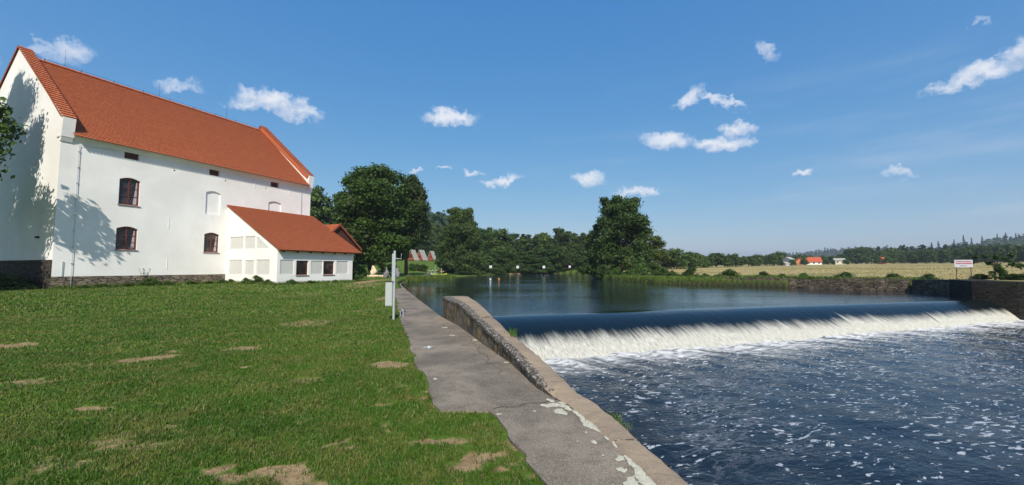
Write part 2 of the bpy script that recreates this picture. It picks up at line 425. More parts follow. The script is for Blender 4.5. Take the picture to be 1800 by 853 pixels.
# ------------------------------------------------------------------ grass blades
def blades(name, X, Y, Z, H, W, mat, seed, lean=.5):
    rng = np.random.default_rng(seed); n = len(X)
    a = rng.uniform(0, 2 * np.pi, n); w = W * rng.uniform(.7, 1.3, n); ca, sa = np.cos(a), np.sin(a)
    la = rng.uniform(0, 2 * np.pi, n); ll = H * rng.uniform(.1, lean, n)
    V = np.empty((n, 5, 3)); lx, ly = np.cos(la) * ll, np.sin(la) * ll
    V[:, 0] = np.stack([X - ca * w, Y - sa * w, Z - .01], 1); V[:, 1] = np.stack([X + ca * w, Y + sa * w, Z - .01], 1)
    V[:, 2] = np.stack([X + ca * w * .8 + lx * .35, Y + sa * w * .8 + ly * .35, Z + H * .6], 1)
    V[:, 3] = np.stack([X - ca * w * .8 + lx * .35, Y - sa * w * .8 + ly * .35, Z + H * .6], 1)
    V[:, 4] = np.stack([X + lx * 1.3, Y + ly * 1.3, Z + H], 1)
    b = np.arange(n)[:, None] * 5
    T = np.concatenate([b + [0, 1, 2], b + [0, 2, 3], b + [3, 2, 4]], 0)
    me = np_mesh(name, V.reshape(-1, 3), T, 3)
    t = me.attributes.new('tint', 'FLOAT', 'POINT'); t.data.foreach_set('value', np.repeat(rng.uniform(0, 1, n), 5).astype('f'))
    return tag(link(name, me, mat), kind='stuff')

k = NT('grass_blade'); c = k.coord(); tn = attr(k, 'tint')
g = k.mix(k.map(k.noise(c, .35, 4, .6), .35, .65), (.055, .134, .013), (.112, .198, .024))
g = k.mix(k.map(k.noise(c, 1.7, 4, .65), .43, .63, 0, .8), g, (.24, .225, .065))
g = k.mix(k.map(k.noise(c, .6, 4, .6), .52, .66, 0, .6), g, (.045, .115, .014))
g = k.mix(k.map(k.noise(c, 4.5, 3, .6), .56, .68, 0, .75), g, (.075, .19, .03))
g = k.mix(k.map(k.noise(c, 7.5, 3, .6), .58, .70, 0, .7), g, (.035, .085, .012))
g = k.mix(k.map(tn, .2, .8, 0, .8, False), g, (.052, .118, .014))
g = k.mix(k.map(tn, .88, .95), g, (.26, .22, .10))
gb = k.pbsdf(g, .55, spec=.22); tr = k.n('BsdfTranslucent'); k.put(tr.inputs[0], g); ms = k.n('MixShader'); ms.inputs[0].default_value = .3
k.put(ms.inputs[1], gb.outputs[0]); k.put(ms.inputs[2], tr.outputs[0]); M['grass'] = k.done(ms)

PP = np.array(PATH_L + PATH_R[::-1])
rng = np.random.default_rng(5)
def scatter(y0, y1, dens, hx, hw, wob):
    xs0 = -1.34 * y1 - 1
    n = int((y1 - y0) * (2.6 - xs0) * dens); X = rng.uniform(xs0, 2.6, n); Y = rng.uniform(y0, y1, n)
    ok = (X > -1.33 * Y - .6) & (X < .45 * Y); X, Y = X[ok], Y[ok]
    # not on the path (ragged edge), not in the river, not in the buildings
    d = sdist(np.stack([X, Y], 1), PP); e = (fbm(X * 2.5, Y * 2.5, 9, 3) - .5) * wob
    dr = sdist(np.stack([X, Y], 1), RIV)
    q = (X - A0[0]) * UO[0] + (Y - A0[1]) * UO[1]; sp = (X - A0[0]) * UF[0] + (Y - A0[1]) * UF[1]
    inb = (q < .02) | ((sp > 9.7) & (q < 6.3))
    bare = bare_at(X, Y) + (fbm(X * 9, Y * 9, 41, 3) - .5) * .9
    keep = (d > e) & (dr > .15) & ~inb & (rng.uniform(0, 1, len(X)) > sstep(.22, .72, bare) * .95) & (X < np.interp(Y, [p[1] for p in PATH_R[:]], [p[0] for p in PATH_R[:]]) - .3)
    X, Y = X[keep], Y[keep]; Hm = hx * rng.uniform(.5, 1.3, len(X)) * (.6 + .8 * fbm(X * 1.5, Y * 1.5, 8, 3))
    return X, Y, Hm, np.full(len(X), hw)
parts = [scatter(2.2, 4.5, 6500, .034, .0034, .22), scatter(4.5, 8, 3000, .037, .0048, .22), scatter(8, 14, 950, .042, .0085, .25), scatter(14, 24, 200, .065, .017, .4), scatter(24, 42, 40, .08, .035, .5)]
X, Y, Hm, Wm = (np.concatenate([p[i] for p in parts]) for i in range(4))
Z = ground_h(X, Y)[0]
blades('lawn_grass', X, Y, Z, Hm, Wm, M['grass'], 1, .9)
print('blades', len(X))

# ------------------------------------------------------------------ path slab
def strip_mesh(name, Lp, Rp, z, depth, nl, nw, mat, jit=.03):
    def resamp(P, n):
        P = np.array(P); d = np.r_[0, np.cumsum(np.hypot(*np.diff(P, axis=0).T))]
        t = np.linspace(0, d[-1], n); return np.stack([np.interp(t, d, P[:, 0]), np.interp(t, d, P[:, 1])], 1)
    return None
mb = MB()
n = len(PATH_L)
def dense(P, st):
    out = []
    for a, b in zip(P[:-1], P[1:]):
        m = max(1, int(math.hypot(b[0] - a[0], b[1] - a[1]) / st))
        for i in range(m): out.append((a[0] + (b[0] - a[0]) * i / m, a[1] + (b[1] - a[1]) * i / m))
    out.append(P[-1]); return out
PL = dense(PATH_L, .12)
PL = [(a + (float(fbm(np.array([a * 3.]), np.array([b * 3.]), 2)[0]) - .5) * .18, b + (float(fbm(np.array([a * 3.]), np.array([b * 3.]), 6)[0]) - .5) * .12) for a, b in PL]
PR = dense(PATH_R, .5)
poly = PL + PR[::-1]
tris = tessellate_polygon([[Vector((a, b, 0)) for a, b in poly]])
def pz(y): return .004 + .12 * float(sstep(38, 60, np.array(y)))
for t in tris: mb.face([(poly[i][0], poly[i][1], pz(poly[i][1])) for i in t])
for i in range(len(poly)):
    a, b = poly[i], poly[(i + 1) % len(poly)]
    mb.face([(a[0], a[1], pz(a[1])), (b[0], b[1], pz(b[1])), (b[0], b[1], -1.2), (a[0], a[1], -1.2)])
k = NT('path_concrete'); c = k.coord()
a_ = k.noise(c, .55, 6, .62, .4); b_ = k.noise(c, 3.2, 6, .65); d_ = k.noise(c, 95, 2, .7); e_ = k.noise(c, 30, 3, .6)
col = k.mix(k.map(a_, .38, .66), (.27, .225, .168), (.135, .112, .086))
col = k.mix(k.map(b_, .45, .68, 0, .55), col, (.10, .082, .062))
col = k.mix(k.map(d_, .55, .68, 0, .65), col, (.42, .38, .32))
col = k.mix(k.map(d_, .45, .33, 0, .7), col, (.06, .052, .045))
col = k.mix(k.map(e_, .66, .70, 0, .6), col, (.38, .36, .32))
gv = k.n('TexVoronoi', feature='F1'); k.put(gv.inputs['Vector'], c); gv.inputs['Scale'].default_value = 3.3
sp = k.map(k.math('ADD', gv.outputs['Distance'], k.math('MULTIPLY', k.noise(c, 18, 3), .12)), .135, .10)
gsel = k.n('SeparateColor'); k.put(gsel.inputs[0], gv.outputs['Color'])
col = k.mix(k.math('MULTIPLY', sp, k.map(gsel.outputs[0], .80, .82)), col, (.48, .47, .42))
hgt = k.math('ADD', k.math('MULTIPLY', d_, .6), k.math('ADD', e_, k.math('MULTIPLY', b_, .8)))
M['path'] = k.done(k.pbsdf(col, .92, k.bump(hgt, .6, .01), spec=.2))
tag(mb.build('path', M['path']), kind='structure')
# patched joint crossing the path where it narrows
def ribbon(pts, w, z, name, mat, seed):
    m = MB(); r = random.Random(seed)
    for (a, b), (c2, d2) in zip(pts[:-1], pts[1:]):
        L = math.hypot(c2 - a, d2 - b); nx_, ny_ = -(d2 - b) / L, (c2 - a) / L
        m.face([(a + nx_ * w, b + ny_ * w, z), (a - nx_ * w, b - ny_ * w, z), (c2 - nx_ * w, d2 - ny_ * w, z), (c2 + nx_ * w, d2 + ny_ * w, z)])
    return m
jp = [(-.23 + t * .94, 4.75 + t * .38 + .03 * math.sin(t * 17)) for t in np.linspace(0, 1, 16)]
tag(ribbon(jp, .006, .0075, 'path_joint', None, 1).build('path_joint', M['rust']), kind='structure')

crack = [(-1.05 + .9 * t + .05 * math.sin(t * 23) + .03 * math.sin(t * 57), 9.6 - 3.4 * t) for t in np.linspace(0, 1, 40)]
tag(ribbon(crack, .0035, .0078, 'path_crack', None, 2).build('path_crack', M['rust']), kind='structure')
# lichen blotches
k = NT('lichen'); c = k.coord()
M['lichen'] = k.done(k.pbsdf(k.mix(k.map(k.noise(c, 22, 5, .7), .3, .7), (.42, .40, .29), (.60, .57, .46)), .95, k.bump(k.noise(c, 60, 3), .7, .01), spec=.1))
lm = MB(); rr = random.Random(3)
def blot(px, py, rx, ry, rot=0.0):
    n = 26; P = []
    ph = [rr.uniform(0, 6.3) for _ in range(5)]
    for i in range(n):
        t = 2 * math.pi * i / n; r = 1 + .22 * math.sin(2 * t + ph[0]) + .16 * math.sin(3 * t + ph[1]) + .12 * math.sin(5 * t + ph[2]) + .1 * math.sin(8 * t + ph[3])
        X_, Y_ = rx * r * math.cos(t), ry * r * math.sin(t)
        P.append((px + X_ * math.cos(rot) - Y_ * math.sin(rot), py + X_ * math.sin(rot) + Y_ * math.cos(rot)))
    W = [(*G(a, b, .009), .009) for a, b in P]
    c_ = (*G(px, py, .012), .012)
    for i in range(n): lm.face([W[i], W[(i + 1) % n], c_])
for q in [(1140, 848, 26, 12, .6), (1112, 852, 14, 12, .2), (1125, 828, 12, 10, .8), (1108, 812, 12, 5, .8), (1090, 806, 9, 4, 0), (1092, 826, 8, 4, .1), (1098, 790, 8, 3, .8), (1080, 780, 8, 3, .8), (1066, 768, 7, 3, .8), (1046, 752, 12, 5, .7),
          (1034, 744, 14, 7, .6), (1022, 734, 9, 4, .7), (1012, 724, 7, 3, .7), (995, 716, 10, 4, .3), (975, 712, 12, 4, .1), (960, 713, 9, 3, 0), (985, 724, 13, 4, .1), (968, 704, 7, 2.5, .2), (990, 708, 8, 3, .3), (1044, 777, 5, 3, 0), (1121, 776, 0.1, .1, 0),
          (877, 728, 5, 1.5, 0), (1120, 838, 6, 3, 0), (1100, 826, 3, 2, 0), (1060, 800, 2, 1.2, 0), (1030, 760, 2, 1.2, 0), (935, 661, 3, 1, 0), (890, 637, 4, 1.2, 0), (765, 666, 4, 1.4, 0), (795, 590, 4, 1, 0), (835, 598, 5, 1, .2), (782, 576, 5, .9, 0), (1015, 776, 2, 1, 0)]:
    blot(*q)
tag(lm.build('lichen', M['lichen']), kind='stuff')

# ------------------------------------------------------------------ low concrete river wall beside the path
M['wallside'] = mat_concrete('stained_wall_concrete', (.20, .165, .115), (.07, .058, .044), 1.0, .7, 1.6)
k = NT('wall_cap_concrete'); c = k.coord(); ed_ = attr(k, 'edge')
a_ = k.noise(c, 1.1, 6, .62, .3); d_ = k.noise(c, 100, 2, .6); q_ = k.noise(c, 13, 5, .7)
col = k.mix(k.map(a_, .36, .66), (.345, .265, .18), (.25, .195, .14))
col = k.mix(k.map(d_, .55, .7, 0, .4), col, (.50, .42, .32)); col = k.mix(k.map(d_, .46, .34, 0, .5), col, (.10, .075, .05))
cm_ = k.map(k.math('ADD', ed_, k.math('MULTIPLY', k.math('SUBTRACT', q_, .5), 1.3)), .42, .60)
crust = k.mix(k.map(k.noise(c, 20, 5, .7), .52, .60), (.065, .055, .045), (.36, .35, .31))
col = k.mix(k.math('MULTIPLY', cm_, .9), col, crust)
M['walltop'] = k.done(k.pbsdf(col, .92, k.bump(k.math('ADD', k.math('MULTIPLY', d_, .35), q_), .7, .015), spec=.2))
wroot = empty('river_wall', (-.4, 8, 0), 'low stained concrete wall sloping down beside the path to the weir pool', 'wall')
org = (-.4, 8, 0)
def wall_at(t):
    i = min(int(t), len(WALL) - 2); f = t - i; a, b = WALL[i], WALL[i + 1]
    return [a[j] + (b[j] - a[j]) * f for j in range(5)]
NS = 150
prof = []
for i in range(NS + 1):
    t = (len(WALL) - 1) * i / NS; lx, ly, rx_, ry_, z = wall_at(t)
    prof.append((lx, ly, rx_, ry_, z))
def wallgrid(side):
    V = []; m = 8
    for i, (lx, ly, rx_, ry_, z) in enumerate(prof):
        X0, Y0 = (lx, ly) if side < 0 else (rx_, ry_)
        zb = -.05 if side < 0 else -1.9
        for j in range(m + 1):
            f = j / m; zz = (z - .035) + (zb - z) * f
            V.append([X0, Y0, zz])
    V = np.array(V); nn = (fbm(V[:, 1] * 4, V[:, 2] * 5, 7, 4) - .5)
    V[:, 0] += nn * (.05 if side < 0 else .12) - side * -.012 * 0
    I = np.arange(len(V)).reshape(NS + 1, m + 1)
    return V, np.stack([I[:-1, :-1], I[:-1, 1:], I[1:, 1:], I[1:, :-1]], -1).reshape(-1, 4)
body = MB()
for side in (-1, 1):
    V, q = wallgrid(side)
    b0 = len(body.v); body.v += [tuple(v) for v in V]
    for f in q: body.f.append(tuple(int(b0 + i) for i in f)); body.uv.append([(0, 0)] * 4)
lx, ly, rx_, ry_, z = prof[0]
body.face([(lx, ly, -2), (rx_, ry_, -2), (rx_, ry_, z - .03), (lx, ly, z - .03)])
body.build('wall_body', M['wallside'], wroot, org=org)
# caps: separate slabs, open joints
cuts = [0, .62, 1.22, 1.62, 2.05, 2.9, 4.25, 5.6, 7.15, 8.8, 10]
for ci in range(len(cuts) - 1):
    a, b = cuts[ci] + (.006 if ci else 0), cuts[ci + 1] - .006
    m = max(8, int((b - a) * 16)); cols = 7; V = []; o_ = rr.uniform(-.008, .008)
    for i in range(m + 1):
        lx, ly, rx_, ry_, z = wall_at(a + (b - a) * i / m)
        ex = .018
        for j in range(cols + 1):
            f = j / cols; X_ = lx - ex + (rx_ - lx + 2 * ex) * f; Y_ = ly + (ry_ - ly) * f
            edge = min(f, 1 - f); zz = z + o_ - (.03 if edge == 0 else .007 if edge < .2 else 0)
            V.append([X_, Y_, zz])
        
    V = np.array(V); nz = (fbm(V[:, 0] * 7, V[:, 1] * 7, 19, 4) - .5)
    V[:, 2] += nz * .03; V[:, 0] += (fbm(V[:, 1] * 6, V[:, 0] * 0 + 3, 23, 3) - .5) * .04 * (np.tile(np.arange(cols + 1), m + 1) % cols == 0)
    cm = MB(); cm.v = [tuple(v) for v in V]; I = np.arange(len(V)).reshape(m + 1, cols + 1)
    for i in range(m):
        for j in range(cols):
            cm.f.append((int(I[i, j]), int(I[i, j + 1]), int(I[i + 1, j + 1]), int(I[i + 1, j]))); cm.uv.append([(0, 0)] * 4)
    def skirt(l):
        for p, q2 in zip(l[:-1], l[1:]):
            P, Q2 = cm.v[p], cm.v[q2]; cm.face([P, Q2, (Q2[0], Q2[1], Q2[2] - .06), (P[0], P[1], P[2] - .06)])
    skirt([int(v) for v in I[:, 0]]); skirt([int(v) for v in I[:, -1]]); skirt([int(v) for v in I[0]]); skirt([int(v) for v in I[-1]])
    co_ = cm.build('capstone', M['walltop'], wroot, smooth=False, org=org)
    ne = len(co_.data.vertices); ee = np.zeros(ne, 'f'); nv = (m + 1) * (cols + 1)
    fy_ = np.array([min(1.0, max(0.0, (11 - V[q_, 1]) / 1)) if False else 1.0 for q_ in range(nv)])
    wd_ = np.tile(np.array([1.0, .95, .62, .2, 0, 0, 0, .25]), m + 1) * np.repeat(np.array([float(sstep(4.6, 6.0, np.array(V[r_ * (cols + 1), 1]))) * .9 + .05 for r_ in range(m + 1)]), cols + 1)
    ee[:nv] = wd_; ee[nv:] = .9
    at = co_.data.attributes.new('edge', 'FLOAT', 'POINT'); at.data.foreach_set('value', ee)

# ------------------------------------------------------------------ water
def water_base(k, c, dark=(.006, .010, .011)):
    return dark
# upper pool
k = NT('river_water_upper'); c = k.coord()
w1 = k.noise(k.scaled(c, (.9, 2.4, 1)), 1.0, 4, .6); w2 = k.noise(k.scaled(c, (3, 7, 1)), 1.0, 3, .6)
calm = k.map(k.noise(k.scaled(c, (.035, .09, 1)), 1, 3), .38, .62, .25, 1.0)
hh = k.math('MULTIPLY', k.math('ADD', w1, k.math('MULTIPLY', w2, .45)), calm)
M['water_u'] = k.done(k.pbsdf((.006, .014, .024), .05, k.bump(hh, .34, .12), spec=.5, IOR=1.33))
cd = (CR - CL) / np.linalg.norm(CR - CL); cn = np.array([-cd[1], cd[0]])      # cn points upstream
CLEN = float(np.linalg.norm(CR - CL))
def cpt(a, d): p = CL + cd * a + cn * d; return (float(p[0]), float(p[1]))
mb = MB()
mb.face([(*cpt(-14, .35), ZU), (*cpt(CLEN + 2.0, .35), ZU), (*cpt(CLEN + 60, 40), ZU), (*cpt(CLEN + 60, 150), ZU), (*cpt(-90, 150), ZU), (*cpt(-90, 30), ZU)])
tag(mb.build('river_above_weir', M['water_u']), kind='structure')

# weir sheet
NA, NTT = 620, 44
aa = np.linspace(-3.2, CLEN + .9, NA); tt = np.linspace(-.14, 1.06, NTT)
AA, TT = np.meshgrid(aa, tt); AA = AA.ravel(); TT = TT.ravel()
fr = (AA / CLEN)
Cx = CL[0] + cd[0] * AA; Cy = CL[1] + cd[1] * AA
a_foot0 = float((FL - CL) @ cd); a_foot1 = float((FR - CL) @ cd); off0 = float(-(FL - CL) @ cn); off1 = float(-(FR - CL) @ cn)
off = np.clip(off0 + (off1 - off0) * (AA - a_foot0) / (a_foot1 - a_foot0), 1.0, 4.2)
def footoff(a): return np.clip(off0 + (off1 - off0) * (a - a_foot0) / (a_foot1 - a_foot0), 1.0, 4.2)
tp = np.clip(TT, 0, 2)
zz = np.where(TT < 0, ZU - .0, ZU - (ZU - ZL) * np.clip(tp, 0, 1.06) ** 1.75)
st = fbm(AA * 7, TT * 2.2, 3, 4) - .5; st2 = fbm(AA * 22, TT * 5, 13, 3) - .5
zz = zz + (st * .018 + st2 * .022) * sstep(.35, .8, TT) + st * .012 * sstep(0, .3, TT)
dd = np.where(TT < 0, -TT * 2.6, -off * TT)
sl = .05 * np.clip(TT, 0, 1)                                          # current slides a little along the face
WX = Cx + cn[0] * dd + cd[0] * sl; WY = Cy + cn[1] * dd + cd[1] * sl
I = np.arange(NA * NTT).reshape(NTT, NA)
Q = np.stack([I[:-1, :-1], I[:-1, 1:], I[1:, 1:], I[1:, :-1]], -1).reshape(-1, 4)
wme = np_mesh('waterfall', np.stack([WX, WY, zz + .004], 1), Q, 4, uv=np.stack([AA, TT], 1))
wme.polygons.foreach_set('use_smooth', [True] * len(wme.polygons))
k = NT('falling_water'); uv = k.n('UVMap').outputs[0]; sep = k.n('SeparateXYZ'); k.put(sep.inputs[0], uv); T_ = sep.outputs[1]
n1 = k.noise(k.scaled(uv, (11, 1.2, 1), (0, 0, 0)), 1.0, 5, .7); n2 = k.noise(k.scaled(uv, (20, 2.2, 1)), 1.0, 4, .65); n3 = k.noise(k.scaled(uv, (1.1, .5, 1)), 1.0, 4, .6); n4 = k.noise(k.scaled(uv, (30, 14, 1)), 1.0, 3)
s_ = k.math('ADD', k.math('ADD', k.math('MULTIPLY', k.math('SUBTRACT', n1, .5), .26), k.math('MULTIPLY', k.math('SUBTRACT', n2, .5), .38)), k.math('MULTIPLY', k.math('SUBTRACT', n3, .5), .5))
def plume(a_, w_, amp): d_ = k.math('MULTIPLY', k.math('SUBTRACT', sep.outputs[0], a_), 1 / w_); return k.math('MULTIPLY', k.math('EXPONENT', k.math('MULTIPLY', k.math('MULTIPLY', d_, d_), -1.0)), amp)
s_ = k.math('ADD', s_, k.math('ADD', plume(15.06, .07, .30), k.math('ADD', plume(15.4, .35, .12), plume(20.6, .06, -.32))))
fm = k.map(k.math('ADD', T_, k.math('MULTIPLY', s_, .60)), .55, .84)
fm = k.math('MULTIPLY', fm, k.map(k.math('ADD', n2, k.math('MULTIPLY', T_, .35)), .40, .78, .45, 1.0))
wcol = k.mix(k.map(n4, .3, .7), (.27, .265, .215), (.56, .55, .48))
wcol = k.mix(k.map(n1, .35, .65, 0, .3), wcol, (.66, .65, .59))
bmp = k.bump(k.math('ADD', n2, k.math('MULTIPLY', n4, .4)), .45, .04)
sb = k.bump(n1, .12, .03)
wa = k.pbsdf((.004, .008, .009), .12, sb, spec=.5, IOR=1.33); fo = k.pbsdf(wcol, .85, bmp, spec=.2)
mx = k.n('MixShader'); k.put(mx.inputs[0], fm); k.put(mx.inputs[1], wa.outputs[0]); k.put(mx.inputs[2], fo.outputs[0])
M['fall'] = k.done(mx)
tag(link('waterfall', wme, M['fall']), kind='structure')

# lower pool
def spaced(a0, a1, st): return np.linspace(a0, a1, int((a1 - a0) / st) + 1)
fa = np.concatenate([spaced(-8, 34, .11), grow(34, 90, .4)[1:]]); fd = np.concatenate([spaced(-1.2, 14, .10), grow(14, 45, .3)[1:]])
fdir = (FR - FL) / np.linalg.norm(FR - FL); fnn = np.array([fdir[1], -fdir[0]])
AA, DD = np.meshgrid(fa, fd); AA = AA.ravel(); DD = DD.ravel()
PX = FL[0] + fdir[0] * AA + fnn[0] * DD; PY = FL[1] + fdir[1] * AA + fnn[1] * DD
rw = random.Random(4); hz = np.zeros_like(PX)
for i in range(26):
    wl = rw.uniform(.28, 1.9); th = rw.gauss(0, .75); kx = math.sin(th); ky = math.cos(th); am = .0019 * wl ** .8
    ph = rw.uniform(0, 6.3); q = (AA * kx + DD * ky) * 2 * math.pi / wl + ph + 1.4 * (fbm(AA * .5, DD * .5, i, 2) - .5) * 6
    hz += am * (1 - np.abs(np.sin(q * .5))) * 1.6
near = np.exp(-np.clip(DD, 0, 99) / 1.6)
hz += (fbm(AA * 3, DD * 2.2, 61, 4) - .5) * (.018 + .13 * near) + (fbm(AA * 1.2, DD * .9, 66, 3) - .5) * .03
I = np.arange(len(AA)).reshape(len(fd), len(fa))
Q = np.stack([I[:-1, :-1], I[:-1, 1:], I[1:, 1:], I[1:, :-1]], -1).reshape(-1, 4)
lme = np_mesh('river_below_weir', np.stack([PX, PY, ZL + hz], 1), Q, 4, uv=np.stack([AA, DD], 1))
lme.polygons.foreach_set('use_smooth', [True] * len(lme.polygons))
k = NT('river_water_lower'); uv = k.n('UVMap').outputs[0]; sep = k.n('SeparateXYZ'); k.put(sep.inputs[0], uv); D_ = sep.outputs[1]
wv = k.n('TexNoise'); k.put(wv.inputs['Vector'], uv); wv.inputs['Scale'].default_value = .9; wv.inputs['Detail'].default_value = 3
wp = k.n('VectorMath', operation='MULTIPLY_ADD'); k.put(wp.inputs[0], wv.outputs['Color']); wp.inputs[1].default_value = (.55, .55, 0); k.put(wp.inputs[2], uv)
warp = wp.outputs[0]
rotw = k.scaled(warp, (1, 1, 1), (0, 0, .5))
stk = k.noise(k.scaled(rotw, (1.9, .30, 1)), 1.0, 5, .62)                       # tongues of foam running out from the foot
m1 = k.math('ADD', k.math('MULTIPLY', k.math('SUBTRACT', stk, .5), 4.6), k.math('MULTIPLY', D_, -.50))
m1 = k.map(m1, -1.05, .15)
lace = k.noise(k.scaled(warp, (2.4, 5.2, 1)), 1.0, 5, .66)
m1 = k.math('MULTIPLY', m1, k.map(k.math('ADD', lace, k.math('MULTIPLY', D_, -.10)), .30, .50, .25, 1.0))
vein = k.noise(k.scaled(warp, (.9, 2.2, 1)), 1.0, 7, .72)
m2 = k.math('MULTIPLY', k.map(k.math('ABSOLUTE', k.math('SUBTRACT', vein, .5)), .028, .004), k.map(k.noise(k.scaled(uv, (.22, .3, 1)), 1, 3), .42, .62))
m2 = k.math('MULTIPLY', m2, k.map(D_, 12, 1.5, .08, .36))
fl = k.noise(k.scaled(warp, (3.4, 9, 1), (0, 0, .15)), 1.0, 4, .62); clus = k.noise(k.scaled(uv, (.33, .45, 1)), 1.0, 4, .6)
m3 = k.map(k.math('ADD', fl, k.math('MULTIPLY', k.math('SUBTRACT', clus, .5), .42)), .60, .65)
fl2 = k.n('TexVoronoi', feature='F1'); k.put(fl2.inputs['Vector'], k.scaled(warp, (6, 11, 1))); fl2.inputs['Scale'].default_value = 1
fs = k.n('SeparateColor'); k.put(fs.inputs[0], fl2.outputs['Color'])
m4 = k.math('MULTIPLY', k.map(fl2.outputs['Distance'], .26, .16), k.map(k.math('ADD', fs.outputs[0], k.math('MULTIPLY', k.math('SUBTRACT', clus, .5), .5)), .70, .76))
fo_m = k.math('MAXIMUM', k.math('MAXIMUM', m1, m2), k.math('MAXIMUM', k.math('MULTIPLY', m3, .85), k.math('MULTIPLY', m4, .9)), clamp=True)
fcol = k.mix(k.map(D_, 1.2, 4), k.mix(k.map(lace, .3, .65), (.50, .50, .47), (.74, .73, .69)), k.mix(k.map(lace, .3, .65), (.30, .33, .37), (.50, .53, .56)))
rip = k.noise(k.scaled(warp, (3.2, 6.5, 1)), 1.0, 4, .6); rip2 = k.noise(k.scaled(warp, (9, 17, 1)), 1.0, 3, .6)
nb = k.bump(k.math('ADD', rip, k.math('MULTIPLY', rip2, .35)), .55, .05)
wa = k.pbsdf((.008, .012, .017), .09, nb, spec=.5, IOR=1.33); fo = k.pbsdf(fcol, .8, k.bump(lace, .5, .03), spec=.2)
mx = k.n('MixShader'); k.put(mx.inputs[0], fo_m); k.put(mx.inputs[1], wa.outputs[0]); k.put(mx.inputs[2], fo.outputs[0])
M['water_l'] = k.done(mx)
tag(link('river_below_weir', lme, M['water_l']), kind='structure')

# ------------------------------------------------------------------ granary
def plate(mb, org_, ux, outline, holes, thick=0.0, nrm=None, uz=(0, 0, 1)):
    """flat plate in plane (ux, z) with holes; reveals go inward by thick"""
    ux = np.array(ux); uz = np.array(uz); org_ = np.array(org_, float)
    def w(p, d=0.0): return tuple(org_ + ux * p[0] + uz * p[1] - np.array(nrm) * d)
    loops = [outline] + holes
    flat = [p for l in loops for p in l]
    for t in tessellate_polygon([[Vector((p[0], p[1], 0)) for p in l] for l in loops]): mb.face([w(flat[i]) for i in t])
    if thick:
        for l in holes:
            for i in range(len(l)):
                a, b = l[i], l[(i + 1) % len(l)]; mb.face([w(a), w(b), w(b, thick), w(a, thick)])
def arch(s0, s1, z0, z1, rise, n=8):
    P = [(s0, z0), (s1, z0)]
    for i in range(n + 1):
        t = i / n; P.append((s1 + (s0 - s1) * t, z1 - rise + rise * math.sin(math.pi * t)))
    return P
UF3 = np.array([*UF, 0]); UO3 = np.array([*UO, 0]); L = 17.6; W2 = 14.9
EV = 9.78; RG = 16.75; mid = -7.4
gr_root = empty('granary', B(8.8, -7.4, .3), 'tall white granary with steep orange tiled roof and small brown windows', 'building')
gro = B(8.8, -7.4, .3)
def bl(mb, name, mat, parent=gr_root, smooth=False, o=None): return mb.build(name, mat, parent, smooth, org=o if o is not None else gro)

wins = [(2.84, 3.95, 5.88, 7.76), (2.83, 3.96, 2.84, 4.42), (8.12, 9.20, 2.84, 4.42)]
attic = [(3.01, 3.80, 9.05, 9.58), (8.26, 9.02, 9.03, 9.56), (13.38, 14.16, 9.03, 9.56)]
blind = [(8.10, 9.18, 5.88, 7.76), (13.24, 14.48, 6.2, 7.72)]
vents = [(5.92, 8.84), (9.52, 8.79), (12.97, 8.80)]
holes = [arch(a, b, c, d, .16) for a, b, c, d in wins] + [arch(a, b, c, d, .08) for a, b, c, d in attic] + [arch(a, b, c, d, .16) for a, b, c, d in blind]
for s_, z_ in vents: holes.append([(s_ + .07 * math.cos(t), z_ + .07 * math.sin(t)) for t in np.linspace(0, 2 * math.pi, 11)[:-1]])
wm = MB()
plate(wm, B(0, 0, 0), UF3, [(0, 1.09), (L, 1.09), (L, EV), (0, EV)], holes, .22, UO3)
# left gable (faces -UF), right gable, back
for s_, n_ in ((0.0, -UF3), (L, UF3)):
    gl = [(0, 2.1), (0, EV + .9), (mid, RG + .25), (-W2, EV + .9), (-W2, 2.1)]
    gh = [arch(-2.32, -2.02, 3.45, 3.6, .01)] if s_ == 0 else []
    plate(wm, B(s_, 0, 0), UO3, gl, gh, .2, n_)
wm.face([B(0, -W2, 0), B(L, -W2, 0), B(L, -W2, EV), B(0, -W2, EV)])
# inner faces of the parapets above the roof
for s_ in (.42, L - .42):
    wm.face([B(s_, .0, EV), B(s_, .0, EV + .9), B(s_, mid, RG + .25), B(s_, -W2, EV + .9), B(s_, -W2, EV)])
# kneelers (shoulders) at both eaves corners
for s0, s1 in ((-.06, .50), (L - .46, L + .10)):
    for d0, sg in ((0, 1), (-W2, -1)):
        wm.hexa([B(s0, d0 - .5 * sg, EV - .15), B(s1, d0 - .5 * sg, EV - .15), B(s1, d0 + .18 * sg, EV - .15), B(s0, d0 + .18 * sg, EV - .15),
                 B(s0, d0 - .5 * sg, EV + 1.12), B(s1, d0 - .5 * sg, EV + 1.12), B(s1, d0 + .34 * sg, EV + 1.02), B(s0, d0 + .34 * sg, EV + 1.02)])
        wm.hexa([B(s0 + .02, d0 - .1 * sg, EV - .42), B(s1 - .02, d0 - .1 * sg, EV - .42), B(s1 - .02, d0 + .06 * sg, EV - .42), B(s0 + .02, d0 + .06 * sg, EV - .42),
                 B(s0 + .02, d0 - .1 * sg, EV - .152), B(s1 - .02, d0 - .1 * sg, EV - .152), B(s1 - .02, d0 + .17 * sg, EV - .152), B(s0 + .02, d0 + .17 * sg, EV - .152)])
